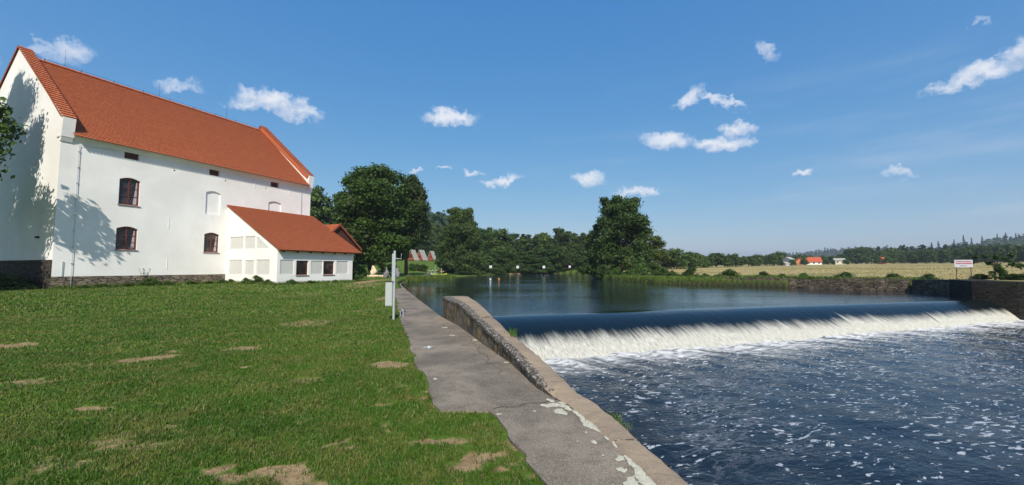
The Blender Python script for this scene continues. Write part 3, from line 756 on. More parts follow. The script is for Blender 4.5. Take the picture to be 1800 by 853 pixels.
# recessed backs of the blind windows
for a, b, c_, d_ in blind:
    wm.face([B(p[0], -.10, p[1]) for p in arch(a - .02, b + .02, c_ - .02, d_ + .02, .16)])
bl(wm, 'wall', M['plaster'])
pm = MB()
pm.hexa([B(-.03, -.5, -.3), B(9.77, -.5, -.3), B(9.77, .015, -.3), B(-.03, .015, -.3), B(-.03, -.5, 1.088), B(9.77, -.5, 1.088), B(9.77, .015, 1.088), B(-.03, .015, 1.088)])
bl(pm, 'stone_plinth', M['plinth'])
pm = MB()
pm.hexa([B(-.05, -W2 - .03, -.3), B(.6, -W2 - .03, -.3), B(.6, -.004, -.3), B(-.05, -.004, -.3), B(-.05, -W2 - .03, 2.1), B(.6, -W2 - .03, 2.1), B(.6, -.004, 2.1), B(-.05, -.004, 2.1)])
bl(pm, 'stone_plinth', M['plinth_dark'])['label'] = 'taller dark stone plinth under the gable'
cm = MB()      # cornice under the eaves
for z0, z1, o1, o2 in ((EV - .30, EV - .20, .03, .08), (EV - .198, EV - .08, .10, .16), (EV - .078, EV + .03, .18, .24)):
    cm.hexa([B(.52, -.1, z0), B(L - .48, -.1, z0), B(L - .48, o1, z0), B(.52, o1, z0), B(.52, -.1, z1), B(L - .48, -.1, z1), B(L - .48, o2, z1), B(.52, o2, z1)])
bl(cm, 'cornice', M['plaster'])

def stepped_slope(mb, fn, s0, s1, length, row=.165, lift=.034, uoff=0.0, teeth=False):
    """rows of overlapping tiles. fn(s, q, lift) gives a point q metres down the slope"""
    n = int(round(length / row)); row = length / n
    for i in range(n):
        q0, q1 = i * row, (i + 1) * row
        v0, v1 = i * .165, (i + 1) * .165
        mb.face([fn(s0, q0, 0), fn(s1, q0, 0), fn(s1, q1, lift), fn(s0, q1, lift)], [(s0 + uoff, v0 + .0008), (s1 + uoff, v0 + .0008), (s1 + uoff, v1 - .0008), (s0 + uoff, v1 - .0008)])
        mb.face([fn(s0, q1, lift), fn(s1, q1, lift), fn(s1, q1, 0), fn(s0, q1, 0)], [(s0, v1), (s1, v1), (s1, v1), (s0, v1)])
    if teeth:
        w = .18; k_ = int((s1 - s0) / w)
        for i in range(k_):
            a = s0 + i * w + .012; b = a + w - .024
            mb.face([fn(a, length, lift), fn(b, length, lift), fn(b - .03, length + .07, lift), fn((a + b) / 2, length + .10, lift), fn(a + .03, length + .07, lift)], [(a, 0)] * 5)
            mb.face([fn(a, length, 0), fn(b, length, 0), fn(b - .03, length + .07, 0), fn((a + b) / 2, length + .10, 0), fn(a + .03, length + .07, 0)], [(a, 0)] * 5)
rm = MB(); rz0 = RG - .28
ew = .42                                   # eaves overhang
run = -mid + ew; rise_ = rz0 - (EV + .02); ln = math.hypot(run, rise_); cu, su = run / ln, rise_ / ln
def fr_(s, q, l): return B(s, mid + q * cu + l * su, rz0 - q * su + l * cu)
def bk_(s, q, l): return B(s, mid - q * cu - l * su, rz0 - q * su + l * cu)
stepped_slope(rm, fr_, .42, L - .42, ln, teeth=True)
stepped_slope(rm, bk_, .42, L - .42, ln)
rm.face([fr_(.5, ln, 0), fr_(L - .5, ln, 0), B(L - .5, .1, EV + .03), B(.5, .1, EV + .03)])
roof = bl(rm, 'roof', M['tile'])
# ridge: half-round tiles
rt = MB(); nrt = 46
for i in range(nrt):
    a = .45 + (L - .9) * i / nrt; b = .45 + (L - .9) * (i + 1) / nrt + .03
    r0, r1 = .13, .15
    for j in range(6):
        t0, t1 = math.pi * j / 6, math.pi * (j + 1) / 6
        rt.face([B(a, mid + r0 * math.cos(t0), rz0 + r0 * math.sin(t0) - .02), B(b, mid + r1 * math.cos(t0), rz0 + r1 * math.sin(t0) - .02), B(b, mid + r1 * math.cos(t1), rz0 + r1 * math.sin(t1) - .02), B(a, mid + r0 * math.cos(t1), rz0 + r0 * math.sin(t1) - .02)], [(a, 0), (b, 0), (b, .1), (a, .1)])
bl(rt, 'ridge', M['tile'], roof)
sg = MB()
for i in range(9):
    s_ = 1.2 + i * 1.9; sg.tube([B(s_, mid, rz0 + .1), B(s_, mid, rz0 + .24)], .03, 5)
sg.tube([B(.8, mid, rz0 + .22), B(L - .8, mid, rz0 + .22)], .008, 4)
bl(sg, 'lightning_wire', M['rust'], roof)
for s_ in (2.2, 8.0, 13.6):
    lr = MB(); lr.tube([B(s_, mid, rz0 + .1), B(s_, mid, rz0 + 1.5)], [.012, .005], 5); bl(lr, 'lightning_rod', M['rust'], roof)
# snow hooks dark dots: skipped; gable copings of stepped tiles
for s0, s1 in ((-.10, .56), (L - .52, L + .14)):
    c2 = MB()
    pz0 = RG + .30; crun = -mid + .30; crise = pz0 - (EV + 1.05); cl = math.hypot(crun, crise); c1, s1_ = crun / cl, crise / cl
    for sg_ in (1, -1):
        def cf(s, q, l): return B(s, mid + sg_ * (q * c1 + l * s1_), pz0 - q * s1_ + l * c1)
        stepped_slope(c2, cf, s0, s1, cl, row=.33, lift=.05)
        for i in range(30):            # side edges of the tiles
            q0, q1 = cl * i / 30, cl * (i + 1) / 30
            for s in (s0, s1): sk_ = -.09 if (s < 0 or s > L) else -.42; c2.face([cf(s, q0, 0), cf(s, q1, 0), cf(s, q1, sk_), cf(s, q0, sk_)], [(0, 0), (.1, 0), (.1, .1), (0, .1)])
    bl(c2, 'gable_coping', M['tile'])
# conductor cable with clips, facade
lc = MB(); lc.tube([B(.80, .06, 9.3), B(.83, .06, .4)], .014, 5)
for i in range(9): lc.box(B(.81, .04, .9 + i * 1.0), (.07, .07, .05), TH)
lc.tube([B(.8, .06, 9.3), B(2.6, .06, 9.42)], .010, 4)
bl(lc, 'lightning_cable', M['steel'])
lc = MB(); lc.box(B(.45, .02, 1.55), (.06, .03, .9), TH); bl(lc, 'cable_cover', M['greymetal'])
for s_, z_ in ((5.72, 4.9), (5.75, 1.9), (11.9, 8.85), (15.3, 8.75)):
    m2 = MB(); m2.box(B(s_, .012, z_), (.05, .02, .75 if z_ < 8 else .5), TH); bl(m2, 'wall_anchor', M['plaster'])
dp_ = MB(); dp_.tube([B(L - 1.05, .05, 6.6), B(L - 1.05, .05, 9.2)], .02, 5); bl(dp_, 'cable_conduit', M['greymetal'])

def window(a, b, c_, d_, rise, d, parent, ncol=2, nrow=3, mat=M['brown'], plain=False):
    o_ = B(a, d, c_); f = MB()
    def prism(ol, hl, d0, th, mb):
        flat = [p for l in [ol] + hl for p in l]
        for t in tessellate_polygon([[Vector((p[0], p[1], 0)) for p in l] for l in [ol] + hl]): mb.face([B(flat[i][0], d0, flat[i][1]) for i in t])
        for l in [ol] + hl:
            for i in range(len(l)):
                p, q = l[i], l[(i + 1) % len(l)]; mb.face([B(p[0], d0, p[1]), B(q[0], d0, q[1]), B(q[0], d0 - th, q[1]), B(p[0], d0 - th, p[1])])
    hl = []; fw = .075; mw = .07 if ncol > 1 else 0; bw = .022
    iw = (b - a - 2 * fw - mw * (ncol - 1)) / ncol; ih = (d_ - rise * .7 - c_ - 2 * fw - bw * (nrow - 1)) / nrow
    for i in range(ncol):
        for j in range(nrow):
            x0 = a + fw + i * (iw + mw); z0 = c_ + fw + j * (ih + bw); hl.append([(x0, z0), (x0 + iw, z0), (x0 + iw, z0 + ih), (x0, z0 + ih)])
    ol = arch(a, b, c_, d_, rise)
    prism(ol, hl, d - .11, .06, f)
    fr = f.build('window', mat, parent, org=gro if parent == gr_root else anno)
    g = MB(); g.face([B(a + .02, d - .15, c_ + .02), B(b - .02, d - .15, c_ + .02), B(b - .02, d - .15, d_ - rise), B(a + .02, d - .15, d_ - rise)])
    g.build('pane', M['glass'], fr, org=gro if parent == gr_root else anno)
    if ncol > 1:
        g = MB(); g.face([B(b - .30, d - .145, c_ + .1), B(b - .10, d - .145, c_ + .1), B(b - .10, d - .145, d_ - rise - .1), B(b - .16, d - .145, d_ - rise - .1)])
        g.build('curtain', M['curtain'], fr, org=gro if parent == gr_root else anno)
    sl = MB(); sl.hexa([B(a - .04, d - .14, c_ - .05), B(b + .06, d - .14, c_ - .05), B(b + .06, d + .06, c_ - .06), B(a - .04, d + .06, c_ - .06), B(a - .04, d - .14, c_ + .015), B(b + .06, d - .14, c_ + .015), B(b + .06, d + .06, c_ - .03), B(a - .04, d + .06, c_ - .03)])
    sl.build('sill', mat, fr, org=gro if parent == gr_root else anno)
    return fr
anno = B(13.5, 3.1, .3)
for w in wins: window(*w, .16, 0, gr_root)
for a, b, c_, d_ in attic:
    f = MB(); P = arch(a, b, c_, d_, .08)
    f.face([B(p[0], -.18, p[1]) for p in P])
    for i in range(7): s_ = a + (b - a) * (i + .5) / 7; f.box(B(s_, -.16, (c_ + d_) / 2), (.05, .03, d_ - c_ - .1), TH)
    bl(f, 'attic_shutter', M['brown'])
for s_, z_ in vents:
    f = MB(); f.face([B(s_ + .075 * math.cos(t), -.15, z_ + .075 * math.sin(t)) for t in np.linspace(0, 2 * math.pi, 11)[:-1]]); bl(f, 'vent_hole', M['hole'])
f = MB(); p = B(-.06, -2.17, 3.52); f.box(p, (.28, .12, .10), TH - math.pi / 2); bl(f, 'vent_hole', M['hole'])

# ------------------------------------------------------------------ lean-to annex
an = empty('mill_annex', anno, 'low white annex with sloping orange tiled roof leaning on the granary', 'building')
S0, S1, DA, ZA, ZT = 9.80, 17.22, 6.26, 3.06, 6.66
def ab(mb, name, mat, parent=an, smooth=False): return mb.build(name, mat, parent, smooth, org=anno)
am = MB()
fpan = [(10.05, 11.2, 1.1, 2.24), (12.78, 13.93, 1.07, 2.2), (15.4, 16.72, 1.07, 2.22)]
fwin = [(11.42, 12.52, 1.02, 2.2), (14.0, 15.15, 1.02, 2.2)]
rect = lambda q: [(q[0], q[2]), (q[1], q[2]), (q[1], q[3]), (q[0], q[3])]
plate(am, B(0, DA, 0), UF3, [(S0, -.2), (S1, -.2), (S1, ZA), (S0, ZA)], [rect(q) for q in fpan + fwin], .16, UO3)
spn = [(.45, 2.1, 1.07, 2.26), (2.45, 3.55, 1.07, 2.2), (3.85, 5.4, 1.07, 2.24)]
up = [[(.45, 3.12), (2.15, 3.12), (2.15, 4.12), (.45, 4.12)], [(2.35, 3.12), (3.6, 3.12), (3.6, 4.12), (2.35, 4.12)], [(3.78, 3.12), (5.3, 3.12), (3.95, 4.02), (3.78, 4.02)]]
plate(am, B(S0, 0, 0), UO3, [(.0, -.2), (DA, -.2), (DA, ZA), (0.0, ZT)], [rect(q) for q in spn] + up, .05, -UF3)
am.face([B(S1, .0, 0), B(S1, DA, 0), B(S1, DA, ZA), B(S1, 0, ZT)])
ab(am, 'wall', M['plaster'])
for q in fpan:
    m2 = MB(); m2.face([B(p[0], DA - .045, p[1]) for p in rect((q[0] - .01, q[1] + .01, q[2] - .01, q[3] + .01))]); ab(m2, 'blocked_opening', M['panel'])
for l in [rect(q) for q in spn] + up:
    m2 = MB(); m2.face([B(S0 + .04, p[0], p[1]) for p in l]); ab(m2, 'blocked_opening', M['panel'])
for q in fwin:
    f = window(*q, .001, DA, an, 1, 1)
ar = MB(); sl_ = math.hypot(DA + .45, ZT + .12 - ZA + .26); ang = math.atan2(ZT - ZA, DA); ca_, sa_ = math.cos(ang), math.sin(ang); sl_ = (DA + .42) / ca_
def af(s, q, l): return B(s, .01 + q * ca_ + l * sa_, ZT + .16 - q * sa_ + l * ca_)
stepped_slope(ar, af, S0 - .12, S1 + .72, sl_, uoff=.4)
for s in (S0 - .12, S1 + .72): ar.face([af(s, 0, .02), af(s, sl_, .02), af(s, sl_, -.10), af(s, 0, -.10)])
ar.face([af(S0 - .12, 0, -.10), af(S1 + .72, 0, -.10), af(S1 + .72, sl_, -.10), af(S0 - .12, sl_, -.10)])
ar.face([af(S0 - .12, sl_, .02), af(S1 + .72, sl_, .02), af(S1 + .72, sl_, -.10), af(S0 - .12, sl_, -.10)])
arf = ab(ar, 'roof', M['tile'])
for i in range(7):
    f = MB(); s_ = S0 + .25 + i * 1.2; f.hexa([af(s_, sl_ - .8, -.24), af(s_ + .14, sl_ - .8, -.24), af(s_ + .14, sl_ - .05, -.24), af(s_, sl_ - .05, -.24), af(s_, sl_ - .8, -.105), af(s_ + .14, sl_ - .8, -.105), af(s_ + .14, sl_ - .05, -.105), af(s_, sl_ - .05, -.105)])
    ab(f, 'rafter', M['boards'], arf)
# cross-gabled block behind the annex
cg = empty('mill_side_wing', B(19, 0, .3), 'small side wing behind the annex with brown boarded gable and orange roof', 'building')
cgo = B(19, 0, .3)
DG, SA, SR, ZG, ZE2 = 3.0, 18.6, 21.55, 5.97, 3.55
slp = (ZG - ZE2) / (SR - SA)
wg = MB()
wg.hexa([B(17.65, -6, -.2), B(21.0, -6, -.2), B(21.0, DG - .5, -.2), B(17.65, DG - .5, -.2), B(17.65, -6, 3.7), B(21.0, -6, 3.7), B(21.0, DG - .5, 3.7), B(17.65, DG - .5, 3.7)])
wg.build('wall', M['plaster'], cg, org=cgo)
gb_ = MB(); P = [(17.62, ZG - .12 - slp * (SA - 17.62)), (SA, ZG - .12), (SR - .2, ZE2 + .02), (SR - .2, 3.3), (17.62, 3.3)]
gb_.face([B(a, DG - .12, z) for a, z in P])
for i in range(16):
    s_ = 17.7 + i * .24; zt = ZG - .14 - slp * abs(s_ - SA)
    if s_ < SR - .3: gb_.box(B(s_, DG - .11, (3.35 + zt) / 2), (.19, .03, max(.05, zt - 3.35)), TH)
gb_.build('board_gable', M['boards'], cg, org=cgo)
cr_ = MB(); cs_ = math.hypot(1, slp)
def rr1(d, q, l): return B(SA + q / cs_ + l * slp / cs_, d, ZG - q * slp / cs_ + l / cs_)
def rr2(d, q, l): return B(SA - q / cs_ - l * slp / cs_, d, ZG - q * slp / cs_ + l / cs_)
stepped_slope(cr_, rr1, -6, DG + .12, (SR - SA) * cs_); stepped_slope(cr_, rr2, .5, DG + .12, 1.7 * cs_)
crf = cr_.build('roof', M['tile'], cg, org=cgo)
vb = MB()
vb.face([rr1(DG + .125, 0, .03), rr1(DG + .125, (SR - SA) * cs_, .03), rr1(DG + .125, (SR - SA) * cs_, -.16), rr1(DG + .125, 0, -.16)])
vb.face([rr2(DG + .125, 0, .03), rr2(DG + .125, 1.7 * cs_, .03), rr2(DG + .125, 1.7 * cs_, -.16), rr2(DG + .125, 0, -.16)])
vb.build('bargeboard', M['redwood'], crf, org=cgo)

# ------------------------------------------------------------------ trees
def leaf_mesh(name, blobs, n, leaf, seed, up=.35, flat=1.0):
    """leaf clumps: blobs is a list (x,y,z,r,rz)"""
    rg = np.random.default_rng(seed); Bb = np.array(blobs); w = Bb[:, 3] ** 2; pick = rg.choice(len(Bb), n, p=w / w.sum())
    d = rg.normal(size=(n, 3)); d /= np.linalg.norm(d, axis=1)[:, None]
    d[:, 2] = np.where(rg.uniform(size=n) < up, np.abs(d[:, 2]), d[:, 2])
    rad = np.where(rg.uniform(size=n) < .18, rg.uniform(.9, 1.5, n), rg.uniform(.3, 1.12, n) ** .7)
    c = Bb[pick, :3] + d * np.stack([Bb[pick, 3], Bb[pick, 3], Bb[pick, 4]], 1) * rad[:, None]
    nr = d + rg.normal(size=(n, 3)) * .75; nr[:, 2] += .25; nr /= np.linalg.norm(nr, axis=1)[:, None]
    t = np.cross(nr, rg.normal(size=(n, 3))); t /= np.linalg.norm(t, axis=1)[:, None]; b = np.cross(nr, t)
    s = leaf * rg.uniform(.55, 1.35, n)[:, None]
    V = np.empty((n, 4, 3)); V[:, 0] = c - t * s; V[:, 1] = c + b * s * .62; V[:, 2] = c + t * s; V[:, 3] = c - b * s * .62
    V[:, 0] -= nr * s * .25; V[:, 2] -= nr * s * .25
    return np_mesh(name, V.reshape(-1, 3), np.arange(n * 4).reshape(-1, 4), 4)

def crown_blobs(w, h, z0, n, seed, shape='round', rb=.2):
    rg = random.Random(seed); out = []
    for i in range(n):
        f = rg.random() ** .8                       # height fraction
        if shape == 'round': pr = math.sin(math.pi * (.25 + .63 * f)) ** .65
        elif shape == 'cone': pr = (1 - f) ** .8 * 1.0 + .03
        elif shape == 'tall': pr = math.sin(math.pi * (.24 + .70 * f)) ** .55
        elif shape == 'bush': pr = math.cos(f * math.pi / 2) ** .6
        elif shape == 'cone2': pr = math.cos(f * math.pi / 2) ** .85
        else: pr = 1
        a = rg.uniform(0, 2 * math.pi); q = (rg.uniform(.45, 1.0) if rg.random() < .8 else rg.uniform(0, .5)) * pr * (1 + .18 * math.sin(a * 3 + seed))
        r = rb * w * rg.uniform(.55, 1.15) * (.6 if shape == 'cone' else 1) * (.55 + .45 * pr)
        out.append((math.cos(a) * q * (w / 2 - r * .6), math.sin(a) * q * (w / 2 - r * .6), z0 + r * .5 + (h - z0 - r * 1.3) * f, r, r * .75))
    return out

def trunk_mesh(h, r, seed, limbs=5, spread=.3):
    rg = random.Random(seed); m = MB()
    lean = (rg.uniform(-.04, .04) * h, rg.uniform(-.04, .04) * h)
    m.tube([(0, 0, -.4), (0, 0, .2), (lean[0] * .4, lean[1] * .4, h * .35), (lean[0], lean[1], h * .85)], [r * 1.5, r * 1.1, r * .8, r * .15], 9)
    for i in range(limbs):
        a = rg.uniform(0, 6.28); z = h * rg.uniform(.2, .55); l = h * spread * rg.uniform(.7, 1.2)
        m.tube([(lean[0] * .4, lean[1] * .4, z), (math.cos(a) * l * .5, math.sin(a) * l * .5, z + l * .35), (math.cos(a) * l, math.sin(a) * l, z + l * .8)], [r * .45, r * .3, r * .08], 6)
    return m

PROTO = {}
def proto(key, w, h, z0, nb, nl, leaf, seed, shape, mat, rb=.2, limbs=5):
    cme = leaf_mesh('crown', crown_blobs(w, h, z0, nb, seed, shape, rb), nl, leaf, seed); cme.materials.append(M[mat])
    t = trunk_mesh(h, .022 * h, seed, limbs).build('trunk', M['bark'], None)
    tme = t.data; bpy.data.objects.remove(t)
    PROTO[key] = (cme, tme, w, h)
def tree(key, name, x, y, w, h, label, cat='tree', group=None, mat=None, rz=None, z=None, trunk=True):
    cme, tme, pw, ph = PROTO[key]
    if z is None: z = float(ground_h(np.array([x]), np.array([y]))[0][0])
    r = empty(name, (x, y, max(z, ZU - .1)), label, cat, group, rz if rz is not None else random.uniform(0, 6.28))
    r.scale = (w / pw, w / pw, h / ph)
    for nm, me in (('crown', cme),) + ((('trunk', tme),) if trunk else ()):
        o = bpy.data.objects.new(nm, me); COL.objects.link(o); o.parent = r
        if nm == 'crown' and mat:
            o.material_slots[0].link = 'OBJECT'; o.material_slots[0].material = M[mat]
    return r
proto('big1', 11, 17, 2.2, 95, 52000, .19, 1, 'round', 'leaf_chestnut', .15)
proto('big2', 9, 15, 4.2, 70, 34000, .19, 2, 'tall', 'leaf_dark', .15)
proto('big3', 11, 13, .4, 85, 48000, .19, 13, 'round', 'leaf_dark', .15)
SB = [(b[0] - 2.5, b[1], b[2], b[3], b[4]) for b in crown_blobs(14.6, 22.8, 4.4, 240, 4, 'cone2', .085)] + [(4.75, 3.0, 8.4, .75, .7), (4.3, 2.7, 7.5, .8, .7), (4.5, 2.8, 9.3, .6, .6), (3.6, 2.2, 8.0, 1.1, 1.0)]
cme = leaf_mesh('crown', SB, 72000, .16, 4); cme.materials.append(M['leaf_mid']); t = trunk_mesh(18, .42, 4, 6, .15).build('trunk', M['bark'], None); tme = t.data; bpy.data.objects.remove(t); PROTO['side'] = (cme, tme, 10, 22.5)
for i in range(4): proto('mid%d' % i, 8, 12, .5, 38, 9500, .26, 20 + i, ('round', 'tall')[i % 2], 'leaf_dark', .19, 3)
for i in range(2): proto('con%d' % i, 5, 13, .3, 60, 7000, .26, 30 + i, 'cone', 'leaf_conifer', .24, 0)
for i in range(3): proto('bush%d' % i, 3, 2.4, 0, 22, 4200, .10, 40 + i, 'bush', 'leaf_bush', .2, 2)
for i in range(3): proto('far%d' % i, 10, 9, .2, 22, 1900, .5, 50 + i, 'round', 'leaf_dark', .24, 1)

# the two big trees at the path, the tree whose shade falls on the granary
Y = 60; tree('big1', 'chestnut_tree', at_y(652, Y), Y, 12.2, top_z(292, Y) - .3, 'huge dark round tree shading the far end of the path', rz=.3)
Y = 66; tree('big2', 'tall_tree', at_y(714, Y), Y, 7.8, top_z(305, Y) - .3, 'tall dark tree merging with the huge round tree on its river side', rz=1.1)
Y = 74; tree('mid0', 'round_tree', at_y(566, Y), Y, 8.5, top_z(331, Y) - .3, 'rounded green tree showing between the granary gable and the huge round tree', mat='leaf_mid')
Y = 56; tree('mid2', 'round_tree', at_y(612, Y), Y, 6.5, top_z(345, Y) - .3, 'lower leafy tree at the flank of the huge round tree above the annex roof', mat='leaf_chestnut')
tree('side', 'shade_tree', -30.8, 17.0, 10, 22.5, 'leafy tree beside the granary gable throwing its shade on the white wall', rz=0.0, z=.3)
Y = 88; tree('big3', 'broad_tree', at_y(812, Y), Y, 9.6, top_z(364, Y) + .2, 'tall grey green tree standing at the water beyond the red cabins', mat='leaf_mid', rz=.5)
Y = 96; tree('mid1', 'round_tree', at_y(786, Y), Y, 6.5, top_z(400, Y), 'small dark tree behind the tall grey green riverside tree', mat='leaf_dark')
Y = 65; tree('big3', 'broad_tree', at_y(1092, Y), Y, 9.4, top_z(353, Y) + .3, 'great dark tree alone on the river bank where the meadow begins', rz=.9)
Y = 70; tree('mid3', 'leaning_tree', at_y(1050, Y), Y, 4.6, top_z(400, Y) + .2, 'drooping dark tree on the water side of the great lone bank tree', mat='leaf_dark', rz=.2)
Y = 80; tree('mid2', 'round_tree', at_y(1148, Y), Y, 6.4, top_z(418, Y) - .5, 'yellowish green tree on the meadow side of the great lone bank tree', mat='leaf_lite')
Y = 60; tree('bush1', 'willow_bush', at_y(1094, Y), Y, 5.4, top_z(446, Y) + .4, 'rounded light green bush in front of the great lone bank tree', 'bush', mat='leaf_mid')
for px, Yd, w_, h_, lab in [(1040, 66, 4.6, 3.2, 'dark low thicket at the water on the river side of the great lone bank tree'), (1068, 64, 5, 4.2, 'dense dark thicket under the great lone bank tree'), (1124, 62, 4.4, 3.6, 'rounded thicket at the meadow side foot of the great lone bank tree'), (1148, 66, 4.0, 2.6, 'lower green thicket where the meadow meets the great lone bank tree')]:
    tree('bush2', 'thicket', at_y(px, Yd), Yd, w_, h_, lab, 'bush', mat='leaf_mid' if px > 1100 else 'leaf_dark', z=-.1)
ORD = ['first', 'second', 'third', 'fourth', 'fifth', 'sixth', 'seventh', 'eighth', 'ninth', 'tenth', 'eleventh', 'twelfth', 'thirteenth', 'fourteenth', 'fifteenth', 'sixteenth', 'seventeenth', 'eighteenth', 'nineteenth', 'twentieth', 'twenty-first', 'twenty-second', 'twenty-third', 'twenty-fourth', 'twenty-fifth', 'twenty-sixth', 'twenty-seventh', 'twenty-eighth', 'twenty-ninth', 'thirtieth']
# wood across the head of the river
row = [(845, 403, 112, 24, 'mid0', 'leaf_dark'), (862, 399, 124, 20, 'mid1', 'leaf_dark'), (880, 403, 116, 26, 'mid2', 'leaf_mid'), (903, 410, 124, 22, 'mid3', 'leaf_dark'), (920, 412, 128, 20, 'con0', 'leaf_conifer'), (937, 412, 124, 26, 'mid0', 'leaf_mid'),
       (956, 408, 130, 30, 'mid1', 'leaf_lite'), (985, 402, 126, 22, 'mid3', 'leaf_dark'), (1003, 412, 124, 26, 'mid2', 'leaf_mid'), (1022, 416, 120, 24, 'mid0', 'leaf_mid'), (1042, 420, 124, 24, 'mid1', 'leaf_dark')]
for i, (px, ty, Yd, wpx, key, mt) in enumerate(row):
    tree(key, 'river_tree', at_y(px, Yd), Yd + 3, wpx / F * Yd * 2.1, top_z(ty, Yd) + .3, '%s tall tree, counted from the cabins, in the wood closing the river' % ORD[i], group='trees across the head of the river', mat=mt)
row2 = [(838, 440, 100, 30), (868, 446, 106, 26), (893, 442, 108, 24), (925, 446, 108, 36), (948, 455, 106, 26), (975, 440, 112, 28), (1000, 450, 110, 24), (1030, 446, 110, 26), (850, 425, 118, 30), (900, 426, 121, 30), (960, 432, 122, 30), (1015, 432, 122, 30)]
for i, (px, ty, Yd, wpx) in enumerate(row2):
    tree('mid%d' % (i % 4), 'waterside_tree', at_y(px, Yd), Yd + 1.5, wpx / F * Yd * 1.9, top_z(ty, Yd) + .6, '%s low leafy tree hanging over the far water, counted from the cabins' % ORD[i], group='low trees along the far water', mat=('leaf_mid', 'leaf_dark', 'leaf_mid', 'leaf_bush')[i % 4], z=.1)
for i, (px, Yd, w_, h_) in enumerate([(815, 84, 4, 2.2), (832, 86, 4.5, 2.6), (850, 92, 4, 2.2), (872, 97, 4.5, 2.6), (892, 99, 4, 2.4), (914, 104, 5, 3.0), (930, 106, 4.6, 2.6), (947, 109, 5, 3.2), (966, 111, 5, 2.8), (984, 112, 4.6, 3.0), (1002, 112, 5, 2.6), (1019, 112, 4.6, 3.0), (1034, 111, 5, 2.8), (1048, 108, 4.6, 2.6)]):
    tree('bush%d' % (i % 3), 'shore_bush', at_y(px, Yd), Yd, w_, h_, '%s bush at the waterline of the far shore, counted from the cabins' % ORD[i], 'bush', 'bushes along the far shore', ('leaf_dark', 'leaf_mid')[i % 2], z=-.1, trunk=False)
# slope behind cabins
for i, (px, ty, Yd, wpx, mt) in enumerate([(765, 392, 190, 30, 'leaf_lite'), (748, 396, 180, 24, 'leaf_mid'), (780, 400, 175, 24, 'leaf_mid'), (758, 412, 150, 34, 'leaf_mid'), (782, 418, 145, 34, 'leaf_dark'), (740, 420, 142, 32, 'leaf_dark'), (765, 432, 138, 30, 'leaf_mid'), (722, 425, 136, 34, 'leaf_dark'), (700, 430, 130, 36, 'leaf_dark'), (672, 430, 84, 36, 'leaf_dark'), (640, 430, 82, 36, 'leaf_dark'), (795, 440, 100, 30, 'leaf_dark')]):
    X_ = at_y(px, Yd); zg = float(base_h(np.array([X_]), np.array([float(Yd)]))[0])
    tree('mid%d' % ((i + 1) % 4), 'slope_tree', X_, Yd, wpx / F * Yd * 1.4, max(4, top_z(ty, Yd) - zg), '%s tree on the wooded slope behind the red cabins, farthest first' % ORD[i], group='trees behind the cabins', mat=mt)
# tree row along the far edge of the meadow
px = 1172; i = 0; rg = random.Random(12)
tops = [(1165, 436), (1185, 438), (1205, 441), (1225, 445), (1240, 447), (1262, 446), (1285, 450), (1300, 448), (1330, 446), (1360, 443), (1400, 447), (1440, 450), (1480, 449), (1487, 436), (1500, 438), (1514, 431), (1530, 436), (1545, 442), (1560, 437), (1575, 440), (1600, 446), (1700, 448), (1820, 444)]
tx, tyv = [a for a, b in tops], [b for a, b in tops]
while px < 1600:
    Yd = 95 + (px - 1172) * .42 + rg.uniform(-3, 3); Yd = min(Yd, 215); ty = np.interp(px, tx, tyv) + rg.uniform(-2.5, 3.5)
    X_ = at_y(px, Yd); zg = float(base_h(np.array([X_]), np.array([Yd]))[0]); hh_ = top_z(ty, Yd) - zg
    key = 'con1' if 1484 <= px <= 1490 else 'far%d' % (i % 3)
    tree(key, 'meadow_tree', X_, Yd, max(hh_ * rg.uniform(1.1, 1.7), 5.5), hh_ * rg.uniform(.8, 1.1) + .2, '%s tree in the row along the far meadow edge, counted from the lone bank tree' % (ORD[i] if i < 30 else 'later'), group='trees along the far meadow edge', mat=rg.choice(['leaf_dark', 'leaf_mid', 'leaf_dark', 'leaf_mid']))
    px += rg.uniform(12, 17); i += 1
px = 1588; i = 0
while px < 1850:
    Yd = 190 - (px - 1588) * .1 + rg.uniform(-5, 5); ty = np.interp(px, [1588, 1620, 1700, 1760, 1850], [447, 441, 436, 431, 430]) + rg.uniform(-2, 2)
    X_ = at_y(px, Yd); zg = float(base_h(np.array([X_]), np.array([Yd]))[0]); hh_ = top_z(ty, Yd) - zg
    tree('far%d' % (i % 3), 'forest_edge_tree', X_, Yd, hh_ * .95, hh_ + .2, '%s tree of the dark forest edge behind the white sign, counted from the houses' % ORD[i], group='trees of the dark forest edge', mat='leaf_dark')
    px += rg.uniform(10, 14); i += 1
    if i >= 30: break

